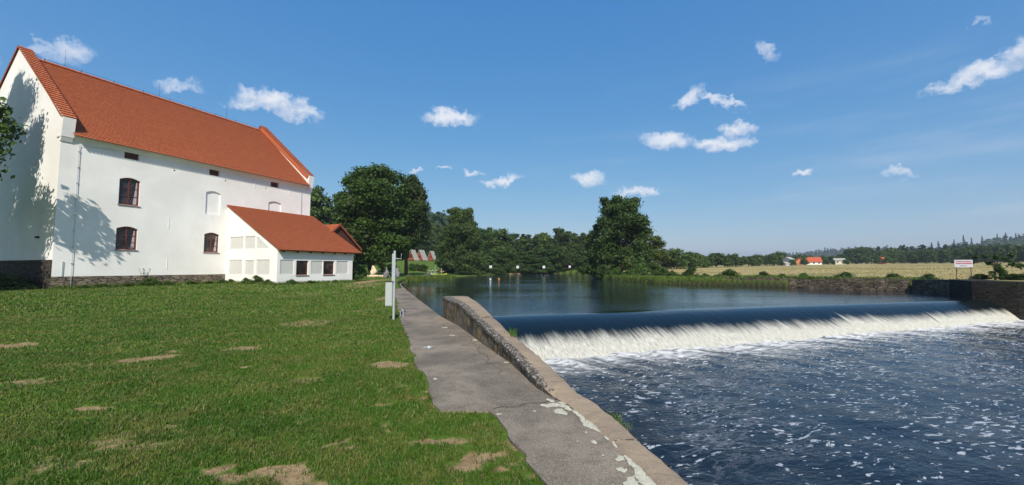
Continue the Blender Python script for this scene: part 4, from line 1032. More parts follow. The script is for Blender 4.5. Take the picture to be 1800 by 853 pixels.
# bushes along the right bank and other plants
bx = [(1158, 496, 49, 2.0, 1.3, 'leaf_bush'), (1176, 497, 47.5, 1.8, 1.1, 'leaf_mid'), (1195, 498, 46, 2.2, 1.0, 'leaf_mid'), (1232, 500, 43.5, 1.8, .9, 'leaf_mid'), (1252, 500, 42.5, 2.0, .8, 'leaf_mid'), (1274, 501, 41.7, 2.0, .9, 'leaf_mid'), (1312, 502, 40.5, 1.2, .7, 'leaf_bush'), (1062, 489, 60, 2.6, 2.2, 'leaf_dark'), (1085, 491, 57, 2.4, 1.8, 'leaf_bush'), (1110, 493, 54, 2.8, 1.6, 'leaf_bush'), (1132, 494, 52, 2.4, 1.5, 'leaf_mid'), (1152, 495, 50, 2.2, 1.5, 'leaf_bush'), (1168, 495, 49, 2.0, 1.8, 'leaf_mid'), (1184, 497, 47, 1.8, 1.4, 'leaf_bush'), (1204, 497, 46, 1.6, 1.2, 'leaf_bush'),
      (1219, 498, 44, 2.1, 2.0, 'leaf_dark'), (1240, 500, 43, 2.0, 1.1, 'leaf_bush'), (1262, 500, 42, 1.8, 1.0, 'leaf_bush'), (1284, 500, 41, 2.4, 1.6, 'leaf_bush'), (1300, 502, 40, 1.4, 1.0, 'leaf_mid'), (1345, 500, 40, 2.2, 1.3, 'leaf_dark'), (1378, 501, 39, 1.6, 1.1, 'leaf_dark'), (1418, 504, 37, 1.8, 1.2, 'leaf_bush'), (1490, 502, 35, 2.8, 1.3, 'leaf_dark'), (1575, 504, 33.5, 2.4, 1.2, 'leaf_dark'), (1640, 500, 31, 2.4, 1.2, 'leaf_dark')]
for i, (px, py, Yd, w_, h_, mt) in enumerate(sorted(bx)):
    tree('bush%d' % (i % 3), 'bank_bush', at_y(px, Yd), Yd + .3, w_, h_, '%s bush along the meadow bank, counted from the great lone tree to the weir' % ORD[i], 'bush', 'bushes along the meadow bank', mt, z=-.1 if px < 1330 else -.05)
for i, (px, Yd, w_, h_, mt) in enumerate([(1722, 28, 1.5, .45, 'leaf_dark'), (1756, 27, .9, 1.1, 'leaf_dark'), (1778, 26.5, 1.5, .5, 'leaf_dark'), (1800, 26, 1.6, .5, 'leaf_dark')]):
    X_ = at_y(px, Yd); tree('bush%d' % (i % 3), 'scrub_bush', X_, Yd, w_, h_, ['low dark scrub right beside the white sign', 'small dark upright shrub on the weir abutment', 'spreading dark shrub on the abutment beyond the upright shrub', 'dark scrub over the weir abutment farthest from the white sign'][i], 'bush', 'scrub on the weir abutment', mt, z=.75)
SBL = [(random.Random(i).uniform(-1.3, 1.3), random.Random(i + 50).uniform(-.8, .8), random.Random(i + 99).uniform(1.0, 1.75), .16, .12) for i in range(15)]
cme = leaf_mesh('crown', SBL, 1300, .07, 4); cme.materials.append(M['leaf_dark']); t = trunk_mesh(1.9, .05, 4, 7, .45).build('trunk', M['bark'], None); tme = t.data; bpy.data.objects.remove(t); PROTO['young'] = (cme, tme, 2, 2)
X_ = at_y(1748, 27.5); tree('young', 'young_tree', X_, 27.5, 2.2, 2.0, 'thin young tree with spreading dark branches behind the white sign', mat='leaf_dark', z=.7)
# shrub against the annex end and cabins' hedge
p = B(17.9, 5.2); tree('bush0', 'corner_shrub', p[0], p[1], 1.7, 2.5, 'dark upright shrub at the end wall of the annex', 'bush', mat='leaf_dark', z=.25)
p = B(19.4, 4.6); tree('bush2', 'corner_shrub', p[0], p[1], 2.2, 1.9, 'lighter shrub behind the dark upright shrub at the annex', 'bush', mat='leaf_bush', z=.2)
for i, (s_, d_, w_, h_) in enumerate([(-1.0, -1.6, 2.2, .9), (-1.2, -3.6, 2.6, 1.1), (-.9, -5.6, 2.4, .9), (-.9, -.2, 1.2, .45)]):
    p = B(s_, d_); tree('bush%d' % (i % 3), 'shade_shrub', p[0], p[1], w_, h_, '%s dark shrub in the shade under the granary gable, counted from the corner' % ORD[[1, 2, 3, 0][i]], 'bush', 'dark shrubs under the granary gable', 'leaf_dark', z=.25, trunk=False)
# weeds at the granary base
for i, (s_, d_, w_, h_) in enumerate([(4.6, .45, 1.3, .62), (5.6, .5, 1.0, .42), (7.1, .4, 1.1, .34), (8.4, .4, .9, .3), (2.2, .45, 1.2, .3), (3.4, .4, .9, .36), (1.2, .5, 1.0, .25), (9.3, .5, .8, .4)]):
    p = B(s_, d_); tree('bush%d' % (i % 3), 'weed_clump', p[0], p[1], w_, h_, '%s weed clump against the stone plinth, counted from the granary corner' % ORD[[4, 5, 6, 7, 1, 2, 0, 8][i] if [4, 5, 6, 7, 1, 2, 0, 8][i] < 3 else [0, 0, 0, 0, 3, 4, 5, 6, 7][[4, 5, 6, 7, 1, 2, 0, 8][i]]], 'weeds', 'weed clumps along the granary plinth', 'leaf_bush', z=.3, trunk=False)
for i, (s_, d_, w_, h_) in enumerate([(9.5, 1.2, .8, .42), (9.55, 3.0, .9, .55), (9.5, 4.4, 1.2, .75), (9.6, 5.6, .8, .45), (10.8, 6.6, 1.0, .42), (12.5, 6.6, .7, .3), (15.0, 6.6, .6, .28)]):
    p = B(s_, d_); tree('bush%d' % (i % 3), 'weed_clump', p[0], p[1], w_, h_, '%s weed clump at the foot of the annex walls, counted from the granary' % ORD[i], 'weeds', 'weed clumps along the annex', 'leaf_bush', z=.3, trunk=False)
# tall thin weed against the wall
twl = MB()
p0 = B(4.35, .35, .3)
for j in range(5):
    a = j * 1.3; twl.tube([p0, (p0[0] + .12 * math.cos(a), p0[1] + .12 * math.sin(a), .9), (p0[0] + .35 * math.cos(a), p0[1] + .35 * math.sin(a), 1.6)], [.012, .009, .004], 4)
    for q in range(16):
        f = .3 + .7 * q / 16; c_ = Vector((p0[0] + .35 * f * f * math.cos(a), p0[1] + .35 * f * f * math.sin(a), .3 + 1.3 * f)); e_ = Vector((math.cos(q * 2.4), math.sin(q * 2.4), .4)) * .10
        pe = Vector((-e_.y, e_.x, 0)).normalized() * .03; twl.face([c_, c_ + e_ * .5 + pe, c_ + e_, c_ + e_ * .5 - pe])
tag(twl.build('tall_weed', M['leaf_bush']), 'tall thin weed rising against the white granary wall', 'weed')

# long grass along left far bank and building bases, right bank
rng = np.random.default_rng(9)
def tufts(poly_pts, n, spread, hh_, w_):
    P = np.array(poly_pts); seg = rng.integers(0, len(P) - 1, n); f = rng.uniform(0, 1, n)
    L_ = np.hypot(*np.diff(P, axis=0).T); seg = rng.choice(len(P) - 1, n, p=L_ / L_.sum())
    X_ = P[seg, 0] + (P[seg + 1, 0] - P[seg, 0]) * f + rng.normal(0, spread, n); Y_ = P[seg, 1] + (P[seg + 1, 1] - P[seg, 1]) * f + rng.normal(0, spread, n)
    return X_, Y_, hh_ * rng.uniform(.4, 1.2, n), np.full(n, w_)
sets = [tufts([B(0, .25)[:2], B(9.7, .3)[:2]], 2600, .14, .28, .012), tufts([B(9.5, .3)[:2], B(9.5, 6.4)[:2], B(17.2, 6.55)[:2]], 3200, .14, .25, .012),
        tufts([(-12.3, 44.5)] + LB[:4], 9000, .9, .45, .03), tufts(RB[1:6], 5000, .7, .26, .02), tufts([(a + .9, b + .6) for a, b in RB[5:9]], 3500, .35, .3, .02), tufts([(-15, 50), (-12, 62)], 5000, 1.6, .3, .03)]
X, Y, Hm, Wm = (np.concatenate([p[i] for p in sets]) for i in range(4))
Z, gdd = ground_h(X, Y); ok = (Z > -.3) & (sdist(np.stack([X, Y], 1), PP) > .1); X, Y, Hm, Wm, Z = X[ok], Y[ok], Hm[ok], Wm[ok], Z[ok]
blades('long_grass', X, Y, Z, Hm, Wm, M['grass'], 4, .8)
# dry meadow tufts
n = 34000; Xf = rng.uniform(18, 170, n); Yf = rng.uniform(30, 120, n); ok = (Xf / Yf < 1.5) & (sdist(np.stack([Xf, Yf], 1), RIV) > 4.5); Xf, Yf = Xf[ok], Yf[ok]
k = NT('dry_grass'); c = k.coord(); tn = attr(k, 'tint')
g = k.mix(k.map(k.noise(k.scaled(c, (.03, .10, 1), (0, 0, .1)), 1, 5, .6), .44, .64), (.42, .35, .17), (.22, .21, .07)); g = k.mix(k.map(tn, 0, 1, 0, .5), g, (.40, .32, .15))
M['dry'] = k.done(k.pbsdf(g, .8, spec=.1))
blades('meadow_grass', Xf, Yf, ground_h(Xf, Yf)[0], np.full(len(Xf), .13) * rng.uniform(.5, 1.2, len(Xf)), np.full(len(Xf), .035), M['dry'], 6, .7)

# grass tufts growing in the wall joint
X_, Y_, H_, W_ = tufts([(-.05, 8.1), (.05, 7.8)], 70, .04, .13, .005)
gtf = blades('wall_grass', X_, Y_, np.full(70, .33), H_, W_, M['grass'], 8, .9)
X_, Y_, H_, W_ = tufts([(1.06, 4.75), (1.14, 4.35)], 90, .03, .08, .004)
blades('wall_weeds', X_ + .06, Y_, np.full(90, -.06), H_, W_, M['grass'], 8, 1.2)

# ------------------------------------------------------------------ right bank wall and abutment
bw = MB()
def bank_wall(P, z0f, z1, mat, name, label, lean=.15):
    m = MB(); P = dense(P, .6)
    for i in range(len(P) - 1):
        a, b = P[i], P[i + 1]; L_ = math.hypot(b[0] - a[0], b[1] - a[1]); nx_, ny_ = (b[1] - a[1]) / L_, -(b[0] - a[0]) / L_
        za = z1(a); zb = z1(b)
        m.face([(a[0] - nx_ * 0, a[1], z0f), (b[0], b[1], z0f), (b[0] - nx_ * lean, b[1] - ny_ * lean, zb), (a[0] - nx_ * lean, a[1] - ny_ * lean, za)])
        m.face([(a[0] - nx_ * lean, a[1] - ny_ * lean, za), (b[0] - nx_ * lean, b[1] - ny_ * lean, zb), (b[0] - nx_ * 1.3, b[1] - ny_ * 1.3, zb + .02), (a[0] - nx_ * 1.3, a[1] - ny_ * 1.3, za + .02)])
    o = m.build(name, mat); tag(o, label, 'wall'); return o
def zr(p): return .66 + .10 * math.sin(p[0] * 1.7) * .5 + .22 * float(sstep(34, 26, np.array(p[1])))
STW = [(RB[5][0] - 1.2, RB[5][1] + 1.0)] + [RB[5]] + RB[6:] + [(28.3, 26.0)]
bank_wall(STW, -1.5, zr, M['bankstone'], 'bank_wall', 'dark rubble stone wall holding the meadow bank above the calm water')
def za_(p): return .88 if p[1] > 20 else .8
M['abut'] = mat_stone('abutment_stone', (.032, .028, .023), (.020, .018, .016), (.014, .013, .012), 2.6, 6.5, .3)
bank_wall([(28.3, 26.0), (25.35, 22.15), (26.15, 20.75), (31.0, 15.5), (40, 12)], -2.2, za_, M['abut'], 'weir_abutment', 'dark stone abutment at the far end of the weir', .02)

# weir slab under the water
ws = MB()
ws.hexa([(*cpt(-3, 0), -2.6), (*cpt(CLEN + 1.5, 0), -2.6), (*cpt(CLEN + 1.5, .8), -2.6), (*cpt(-3, .8), -2.6), (*cpt(-3, 0), ZU - .12), (*cpt(CLEN + 1.5, 0), ZU - .12), (*cpt(CLEN + 1.5, .8), ZU - .12), (*cpt(-3, .8), ZU - .12)])
tag(ws.build('weir_sill', M['bankstone']), kind='structure')

# ------------------------------------------------------------------ gauge post, box, bracket, ring
gx0, gy0 = G(691.5, 562, 0)
gp = empty('gauge_post', (gx0, gy0, 0), 'grey steel gauge post with box and side arm standing beside the path', 'post')
go = (gx0, gy0, 0)
def gpz(py): return top_z(py, gy0)
def gpx(px): return at_y(px, gy0)
m = MB(); xb = gpx(693.6); m.box((xb, gy0, (gpz(442.5)) / 2), (.062, .062, gpz(442.5))); m.build('tall_post', M['steel'], gp, org=go)
m = MB(); m.tube([(xb, gy0, gpz(442.5)), (xb, gy0, gpz(440.5))], [.035, .012], 8); m.build('post_cap', M['steel'], gp, org=go)
m = MB(); xa = gpx(690.2); m.box((xa, gy0 + .02, (gpz(446) + gpz(500)) / 2), (.045, .045, gpz(446) - gpz(500))); m.build('short_post', M['steel'], gp, org=go)
m = MB(); za0, za1 = gpz(455), gpz(446); m.tube([(xb + .02, gy0, za0), (gpx(705), gy0, za0), (gpx(705.3), gy0, za1)], .014, 6); m.build('side_arm', M['steel'], gp, org=go)
m = MB(); x0, x1 = gpx(680.5), gpx(692.2); z0, z1 = gpz(537.5), gpz(495.5); m.box(((x0 + x1) / 2, gy0 - .05, (z0 + z1) / 2), (x1 - x0, .16, z1 - z0)); bx_ = m.build('meter_box', M['greymetal'], gp, org=go)
m = MB(); m.box(((x0 + x1) / 2, gy0 - .05, z1 + .012), (x1 - x0 + .03, .20, .022)); m.build('box_lid', M['rust'], bx_, org=go)
m = MB(); m.box(((x0 + x1) / 2, gy0 - .135, (z0 + z1) / 2), (x1 - x0 - .03, .012, z1 - z0 - .04)); dr = m.build('box_door', M['greymetal'], bx_, org=go)
hx_, hy_ = G(707, 558, 0)
m = MB(); m.tube([(hx_ - .10, hy_ + .12, 0), (hx_ - .10, hy_ + .12, .20), (hx_ - .03, hy_ + .05, .26), (hx_ + .03, hy_, .20), (hx_ + .03, hy_, -.02)], .018, 7)
tag(m.build('pipe_bracket', M['steel']), 'small bent steel pipe rising from the path edge by the gauge post', 'bracket')
rx0, ry0 = G(754, 612.5, 0)
m = MB(); m.tube([(rx0 + .075 * math.cos(t), ry0 + .075 * math.sin(t), .022) for t in np.linspace(0, 2 * math.pi, 25)], .011, 6, False)
m.tube([(rx0 - .09, ry0 - .02, .008), (rx0 - .09, ry0 - .02, .035)], .02, 6)
tag(m.build('mooring_ring', M['steel']), 'small metal ring lying on the concrete path', 'ring')

# ------------------------------------------------------------------ warning sign on the far bank
sy = 27.0; sx = at_y(1694, sy)
sgn = empty('warning_sign', (sx, sy, .8), 'white notice board with red lettering on two posts above the weir', 'sign'); so = (sx, sy, .8)
zs0, zs1 = top_z(470, sy), top_z(457, sy); rzs = -.55
def sp(a, d, z): return (sx + a * math.cos(rzs) + d * math.sin(rzs) * -1, sy + a * math.sin(rzs) + d * math.cos(rzs), z)
m = MB(); m.box((sx, sy, (zs0 + zs1) / 2), (.86, .03, zs1 - zs0), rzs); bd = m.build('board', M['sign'], sgn, org=so)
for s_ in (-.34, .34):
    m = MB(); q = sp(s_, .035, 0); m.tube([(q[0], q[1], .5), (q[0], q[1], zs1 - .04)], .022, 6); m.build('post', M['rust'], sgn, org=so)
m = MB(); r3 = random.Random(2)
for j, (zz_, hh_, mt) in enumerate([(.78, .07, 0), (.52, .10, 0)]):
    a = -.36
    while a < .36:
        w_ = r3.uniform(.035, .06); q = sp(a + w_ / 2, -.018, zs0 + (zs1 - zs0) * zz_); m.box(q, (w_, .006, hh_ * r3.uniform(.8, 1)), rzs); a += w_ + .022
m.build('red_lettering', M['red'], bd, org=so)
m = MB(); a = -.14
while a < .14: q = sp(a, -.018, zs0 + (zs1 - zs0) * .2); m.box(q, (.03, .006, .045), rzs); a += .05
m.build('dark_lettering', M['ink'], bd, org=so)

# ------------------------------------------------------------------ A-frame cabins and camp things
def cabin(px, Yd, w_, h_, ln_, label, rz=-.55, half=False):
    x_ = at_y(px, Yd); z_ = float(ground_h(np.array([x_]), np.array([float(Yd)]))[0][0]) + .15
    r = empty('cabin', (x_, Yd, z_), label, 'cabin', 'A-frame cabins by the trees', rz)
    m = MB(); hw = w_ / 2
    m.face([(-hw, 0, 0), (hw, 0, 0), (0, 0, h_)]); m.face([(-hw, ln_, 0), (hw, ln_, 0), (0, ln_, h_)]); m.build('gable_wall', M['redwood'], r)
    for s in (1, -1):
        m = MB(); m.hexa([(s * (hw + .1), -.35, -.05), (s * (hw + .1), ln_ + .35, -.05), (0, ln_ + .35, h_ + .1), (0, -.35, h_ + .1), (s * (hw + .24), -.35, -.05), (s * (hw + .24), ln_ + .35, -.05), (s * .02, ln_ + .35, h_ + .25), (s * .02, -.35, h_ + .25)]); m.build('roof_slope', M['eternit'], r)
    m = MB(); m.box((0, -.03, h_ * .38), (w_ * .16, .05, h_ * .22)); m.build('window', M['hole'], r)
    m = MB(); m.box((0, -.03, .0), (w_ * .8, .08, .25)); m.build('base_board', M['boards'], r)
cz = 122
cabin(722, cz - 1, 2.7, 3.0, 2.0, 'red A-frame cabin nearest the huge round tree', -.3)
cabin(737.5, cz + 1, 2.7, 3.0, 2.2, 'middle red A-frame cabin with pale roof', -.3)
cabin(757, cz + 3, 2.4, 2.8, 1.5, 'red A-frame cabin nearest the riverside trees', -.3)
for i, px in enumerate((724, 734, 744)):
    tree('bush%d' % i, 'hedge_bush', at_y(px, 92), 92, 2.6, 1.7, '%s rounded hedge bush in front of the red cabins, from the big tree' % ORD[i], 'bush', 'hedge in front of the cabins', 'leaf_bush')

def stone_figure(px, Yd, h_, w_, label, mat, seed):
    x_ = at_y(px, Yd); z_ = float(ground_h(np.array([x_]), np.array([float(Yd)]))[0][0])
    bm = bmesh.new(); bmesh.ops.create_icosphere(bm, subdivisions=4, radius=1)
    r_ = random.Random(seed); ph = [r_.uniform(0, 6) for _ in range(4)]
    for v in bm.verts:
        z = v.co.z; f = (z + 1) / 2; wd = (.62 + .5 * math.sin(f * 3.0 + ph[0] * .2) - .25 * math.exp(-((f - .68) / .09) ** 2))
        wob = 1 + .16 * math.sin(v.co.x * 3 + ph[1] + z * 2) + .12 * math.sin(v.co.y * 5 + ph[2] - z * 3)
        v.co = Vector((v.co.x * w_ / 2 * wd * wob + .08 * math.sin(z * 3 + ph[3]), v.co.y * w_ / 2 * wd * wob, f * h_ - .05))
    me = bpy.data.meshes.new('stone_figure'); bm.to_mesh(me); bm.free()
    o = link('stone_figure', me, mat, None, True); o.location = (x_, Yd, z_); tag(o, label, 'sculpture', 'standing sculptures under the trees')
stone_figure(656.5, 57, 1.75, .75, 'pale sunlit standing figure by the logs under the trees', M['palestone'], 1)
stone_figure(679, 54, 1.6, .6, 'grey standing figure just behind the gauge post', M['greystone'], 2)
stone_figure(698.5, 53, 1.5, .55, 'thin grey figure in shade on the path side', M['greystone'], 3)
for i, (px, Yd, l_, lab) in enumerate([(664, 55, 3.4, 'long pale log lying under the big trees'), (651, 55.5, 1.4, 'short pale log beside the sunlit figure')]):
    x_ = at_y(px, Yd); z_ = float(ground_h(np.array([x_]), np.array([float(Yd)]))[0][0]); m = MB(); m.tube([(x_ - l_ / 2, Yd, z_ + .2), (x_, Yd + .05, z_ + .22), (x_ + l_ / 2, Yd - .1, z_ + .2)], [.17, .19, .15], 9)
    tag(m.build('log', M['palestone']), lab, 'log')
# grey tubular frame, yellow boat, post on the little headland
fy = 66.0; fx = at_y(757, fy); fz = .05
m = MB()
for dx in (0, .55, 1.1): m.tube([(fx + dx - .4, fy, fz), (fx + dx - .4, fy, fz + .95), (fx + dx - .3, fy, fz + 1.12), (fx + dx, fy, fz + 1.05)], .045, 6)
m.tube([(fx - .4, fy, fz + .6), (fx + 1.1, fy, fz + .6)], .04, 6); m.tube([(fx + .75, fy, fz), (fx + .75, fy, fz + 1.9)], .03, 5)
tag(m.build('tube_frame', M['steel']), 'grey tubular metal frame on the grassy headland by the cabins', 'frame')
m = MB(); by = 67.0; bx0 = at_y(770, by); N = 10; ring = []
for i in range(N + 1):
    t = i / N * 2 - 1; w_ = .38 * (1 - t * t) ** .5 + .01; z_ = .45 * (.25 * t * t) + .02; hh_ = .42 + .22 * t * t
    ring.append([(bx0 + t * 1.5, by - w_, fz + hh_), (bx0 + t * 1.5, by - w_ * .7, fz + z_ + .08), (bx0 + t * 1.5, by, fz + z_), (bx0 + t * 1.5, by + w_ * .7, fz + z_ + .08), (bx0 + t * 1.5, by + w_, fz + hh_)])
for a, b in zip(ring[:-1], ring[1:]):
    for j in range(4): m.face([a[j], b[j], b[j + 1], a[j + 1]])
tag(m.build('canoe', M['yellow'], smooth=True), 'yellow green boat lying on the bank beside the metal frame', 'boat')
m = MB(); pxp = at_y(776, 66.5); m.tube([(pxp, 66.5, 0), (pxp, 66.5, 1.45)], [.07, .06], 7); m.box((pxp + .1, 66.5, .95), (.7, .06, .12)); m.box((pxp, 66.5, 1.45), (.12, .12, .1))
tag(m.build('wooden_post', M['wood']), 'wooden post with a cross piece by the yellow boat', 'post')
m = MB(); ty_ = 64; tx_ = at_y(747, ty_); m.face([(tx_ - 1.0, ty_, .15), (tx_ + .5, ty_ - .2, .1), (tx_ + .6, ty_ + 1, .75), (tx_ - .2, ty_ + 1, .6)]); m.face([(tx_ + .5, ty_ - .2, .1), (tx_ + 1.1, ty_ + .9, .1), (tx_ + .6, ty_ + 1, .75)]); m.face([(tx_ - 1.0, ty_, .15), (tx_ - .2, ty_ + 1, .6), (tx_ - .6, ty_ + 1.6, .1)])
tag(m.build('tarpaulin', M['cloth']), 'grey tarpaulin heap on the grass before the metal frame', 'tarpaulin')
# floating things and tents far up river
m = MB(); ry_ = 104; rx2 = at_y(905, ry_); 
for j in range(7): m.box((rx2 - 1.2 + j * .4, ry_, ZU + .14), (.36, 1.6, .12))
m.box((rx2, ry_ - .6, ZU + .05), (2.6, .2, .14)); m.box((rx2, ry_ + .6, ZU + .05), (2.6, .2, .14)); m.tube([(rx2 + .9, ry_, ZU + .1), (rx2 + .9, ry_, ZU + 1.1)], .05, 6); m.tube([(rx2 - .9, ry_, ZU + .1), (rx2 - .9, ry_, ZU + .8)], .05, 6); m.box((rx2, ry_, ZU + .75), (2.0, .08, .1))
tag(m.build('jetty', M['wood']), 'small yellowish wooden jetty at the far water under the trees', 'jetty')
for i, (px, py, col) in enumerate([(877, 491.5, 'wood'), (862, 492.5, 'sign')]):
    q = G(px, py, ZU); bm = bmesh.new(); bmesh.ops.create_uvsphere(bm, u_segments=12, v_segments=8, radius=.13 if i == 0 else .14)
    for v in bm.verts:
        if v.co.z > .08: v.co.z += (v.co.z - .08) * 1.2
    me = bpy.data.meshes.new('buoy'); bm.to_mesh(me); bm.free(); o = link('buoy', me, M['orange_wall'] if i == 0 else M['sign'], None, True); o.location = (*q, ZU + .06)
    tag(o, ['orange float on the calm water below the hanging plates', 'white float on the calm water nearest the tall riverside tree'][i], 'buoy')
for i, (px, py, w_) in enumerate([(858, 474, 1.7), (846, 474, 1.3)]):
    yy = 98; xx = at_y(px, yy); m = MB(); hh_ = .95
    m.face([(xx - w_ / 2, yy - .8, 0), (xx + w_ / 2, yy - .8, 0), (xx + w_ / 2, yy, hh_), (xx - w_ / 2, yy, hh_)]); m.face([(xx - w_ / 2, yy + .8, 0), (xx + w_ / 2, yy + .8, 0), (xx + w_ / 2, yy, hh_), (xx - w_ / 2, yy, hh_)])
    for s in (-1, 1): m.face([(xx + s * w_ / 2, yy - .8, 0), (xx + s * w_ / 2, yy + .8, 0), (xx + s * w_ / 2, yy, hh_)])
    o = m.build('tent', M['cloth']); o.location.z = .15; tag(o, ['grey tent under the trees behind the first hanging plate', 'darker grey tent beside the first one nearer the tall riverside tree'][i], 'tent')
# cable with plates across the river
cy0 = 88.0; pl_px = [(862.5, 469.2), (910, 470.3), (956, 470.3), (1001.5, 469)]
cb = MB(); pts = []
for t in np.linspace(0, 1, 40):
    px = 780 + (1075 - 780) * t; pts.append((at_y(px, cy0), cy0, top_z(466.2, cy0) + .35 * (2 * t - 1) ** 2))
cb.tube(pts, .012, 4, False); tag(cb.build('river_cable', M['rust']), 'thin cable stretched over the river carrying the white plates', 'cable')
for i, (px, py) in enumerate(pl_px):
    t = (px - 780) / 295; z_ = top_z(466.2, cy0) + .35 * (2 * t - 1) ** 2; X_ = at_y(px, cy0)
    m = MB(); m.box((0, 0, -.44), (.56 if i < 3 else .46, .03, .56 if i < 3 else .5)); o = m.build('marker_plate', M['sign'])
    o.location = (X_, cy0, z_); tag(o, '%s white square plate hanging over the river, counted from the cabins' % ORD[i], 'sign', 'white plates hanging on the cable')

# ------------------------------------------------------------------ far houses
def house(px, Yd, w_, dp2, wh, rh, label, wall, roof_, rz=0.0, axis=0, win=2):
    x_ = at_y(px, Yd); z_ = float(base_h(np.array([x_]), np.array([float(Yd)]))[0]) - .1
    r = empty('house', (x_, Yd, z_), label, 'house', 'houses at the far edge of the meadow', rz)
    m = MB(); a, b = w_ / 2, dp2 / 2; m.box((0, 0, wh / 2), (w_, dp2, wh))
    for s in (-1, 1): m.face([(s * a, -b, wh), (s * a, b, wh), (s * a, 0, wh + rh)])
    m.build('wall', wall, r)
    m = MB(); e = .35
    for s in (-1, 1):
        m.hexa([(-a - e, s * (b + e), wh - .2), (a + e, s * (b + e), wh - .2), (a + e, 0, wh + rh + .02), (-a - e, 0, wh + rh + .02), (-a - e, s * (b + e), wh), (a + e, s * (b + e), wh), (a + e, s * .01, wh + rh + .22), (-a - e, s * .01, wh + rh + .22)])
    rf = m.build('roof', roof_, r)
    for i in range(win):
        m = MB(); m.box((-a + w_ * (i + .5) / win, -b - .02, wh * .55), (w_ * .12, .06, wh * .32)); m.build('window', M['hole'], r)
M['redroof'] = mat_plain('red_roof_tile', (.42, .085, .035), .8)
house(1386, 168, 1.8, 3.5, 2.6, .8, 'small white house with a low side shed at the meadow edge', M['plaster'], M['eternit'], .3)
house(1380, 166, 1.9, 2.6, 1.0, .4, 'low white shed adjoining the small white house', M['sign'], M['eternit'], .2, win=0)
house(1405, 186, 2.4, 3, 1.7, 1.5, 'small orange gabled hut half hidden by trees', M['orange_wall'], M['redroof'], 1.2)
house(1428, 190, 6.0, 4.6, 1.5, 2.0, 'long house with bright orange roof and white gable', M['plaster'], M['redroof'], -.35, win=3)
house(1475, 188, 3.8, 3.4, 2.1, .7, 'cream house with pale flat roof beyond the meadow', M['cream_wall'], M['eternit'], -.4)
house(1553, 180, 2.2, 2.4, 2.2, .8, 'orange cottage with dark red roof among trees', M['orange_wall'], M['redroof'], .1, win=1)

for i, (px, Yd, w_, h_) in enumerate([(1374, 163, 2.2, 1.6), (1394, 165, 3.0, 2.6), (1412, 182, 2.6, 2.6), (1418, 184, 2.0, 1.6), (1464, 184, 2.4, 2.0), (1488, 183, 3.0, 2.4), (1543, 176, 2.8, 2.4), (1561, 176, 3.4, 3.4), (1453, 190, 3, 2.6), (1572, 178, 3, 2.5)]):
    tree('far%d' % (i % 3), 'garden_bush', at_y(px, Yd), Yd, w_, h_, '%s garden bush half hiding the far houses, counted from the white shed' % ORD[i], 'bush', 'garden bushes by the far houses', ('leaf_dark', 'leaf_mid')[i % 2], trunk=False)
# ------------------------------------------------------------------ hills with woods
def ridge(pts, Yd, depth, seed, tree_h):
    px_ = [at_y(p, Yd) for p, q in pts]; hz_ = [top_z(q, Yd) - tree_h for p, q in pts]
    def f(x_, y_):
        base = np.interp(x_, px_, hz_, left=-4, right=hz_[-1])
        q = np.clip(np.abs(y_ - Yd) / depth, 0, 1)
        return (base + 6) * np.cos(q * math.pi / 2) ** .8 - 6 + (fbm(x_ / 60, y_ / 60, seed, 3) - .5) * 6
    xs = np.linspace(px_[0], px_[-1], 110); ys = np.linspace(Yd - depth, Yd + depth, 50); AX, AY = np.meshgrid(xs, ys)
    V = np.stack([AX.ravel(), AY.ravel(), f(AX.ravel(), AY.ravel())], 1); I = np.arange(len(V)).reshape(50, 110)
    me = np_mesh('hill', V, np.stack([I[:-1, :-1], I[:-1, 1:], I[1:, 1:], I[1:, :-1]], -1).reshape(-1, 4), 4); me.polygons.foreach_set('use_smooth', [True] * len(me.polygons))
    tag(link('hill', me, M['leaf_far']), kind='structure')
    return f, px_
rgf = np.random.default_rng(77)
def forest(fh, cx, cy, rx, ry, n, size, seed, front=True, con=.3, lim=.97):
    a = rgf.uniform(-math.pi, math.pi, n); q = np.sqrt(rgf.uniform(0, 1, n)) * lim; X_ = cx + np.cos(a) * q * rx; Y_ = cy + np.sin(a) * q * ry
    keep = Y_ < cy + ry * .25; X_, Y_ = X_[keep], Y_[keep]; Z_ = fh(X_, Y_); N = len(X_); kf = 26
    isc = rgf.uniform(size=N) < con; hh_ = size * rgf.uniform(.7, 1.25, N) * np.where(isc, 1.25, 1)
    f = rgf.uniform(0, 1, (N, kf)); rad = np.where(isc[:, None], (1 - f) * .22 + .02, np.sqrt(np.clip(1 - (2 * f - 1) ** 2, 0, 1)) * .42) * hh_[:, None]
    t = rgf.uniform(0, 6.28, (N, kf)); px_ = X_[:, None] + np.cos(t) * rad; py_ = Y_[:, None] + np.sin(t) * rad; pz_ = Z_[:, None] + hh_[:, None] * (.15 + .85 * f)
    c = np.stack([px_, py_, pz_], -1).reshape(-1, 3); nr = np.stack([np.cos(t), np.sin(t), f + .1], -1).reshape(-1, 3) + rgf.normal(size=(N * kf, 3)) * .45
    nr /= np.linalg.norm(nr, axis=1)[:, None]; u_ = np.cross(nr, rgf.normal(size=nr.shape)); u_ /= np.linalg.norm(u_, axis=1)[:, None]; v_ = np.cross(nr, u_)
    s = (np.where(isc, .11, .17)[:, None] * hh_[:, None] * np.ones((N, kf))).reshape(-1, 1) * rgf.uniform(.6, 1.2, (N * kf, 1))
    V = np.stack([c - u_ * s, c + v_ * s, c + u_ * s, c - v_ * s], 1).reshape(-1, 3)
    return V
def forest_obj(name, Vs, mat='leaf_far'):
    V = np.concatenate(Vs); me = np_mesh(name, V, np.arange(len(V)).reshape(-1, 4), 4); tag(link(name, me, M[mat]), kind='stuff')
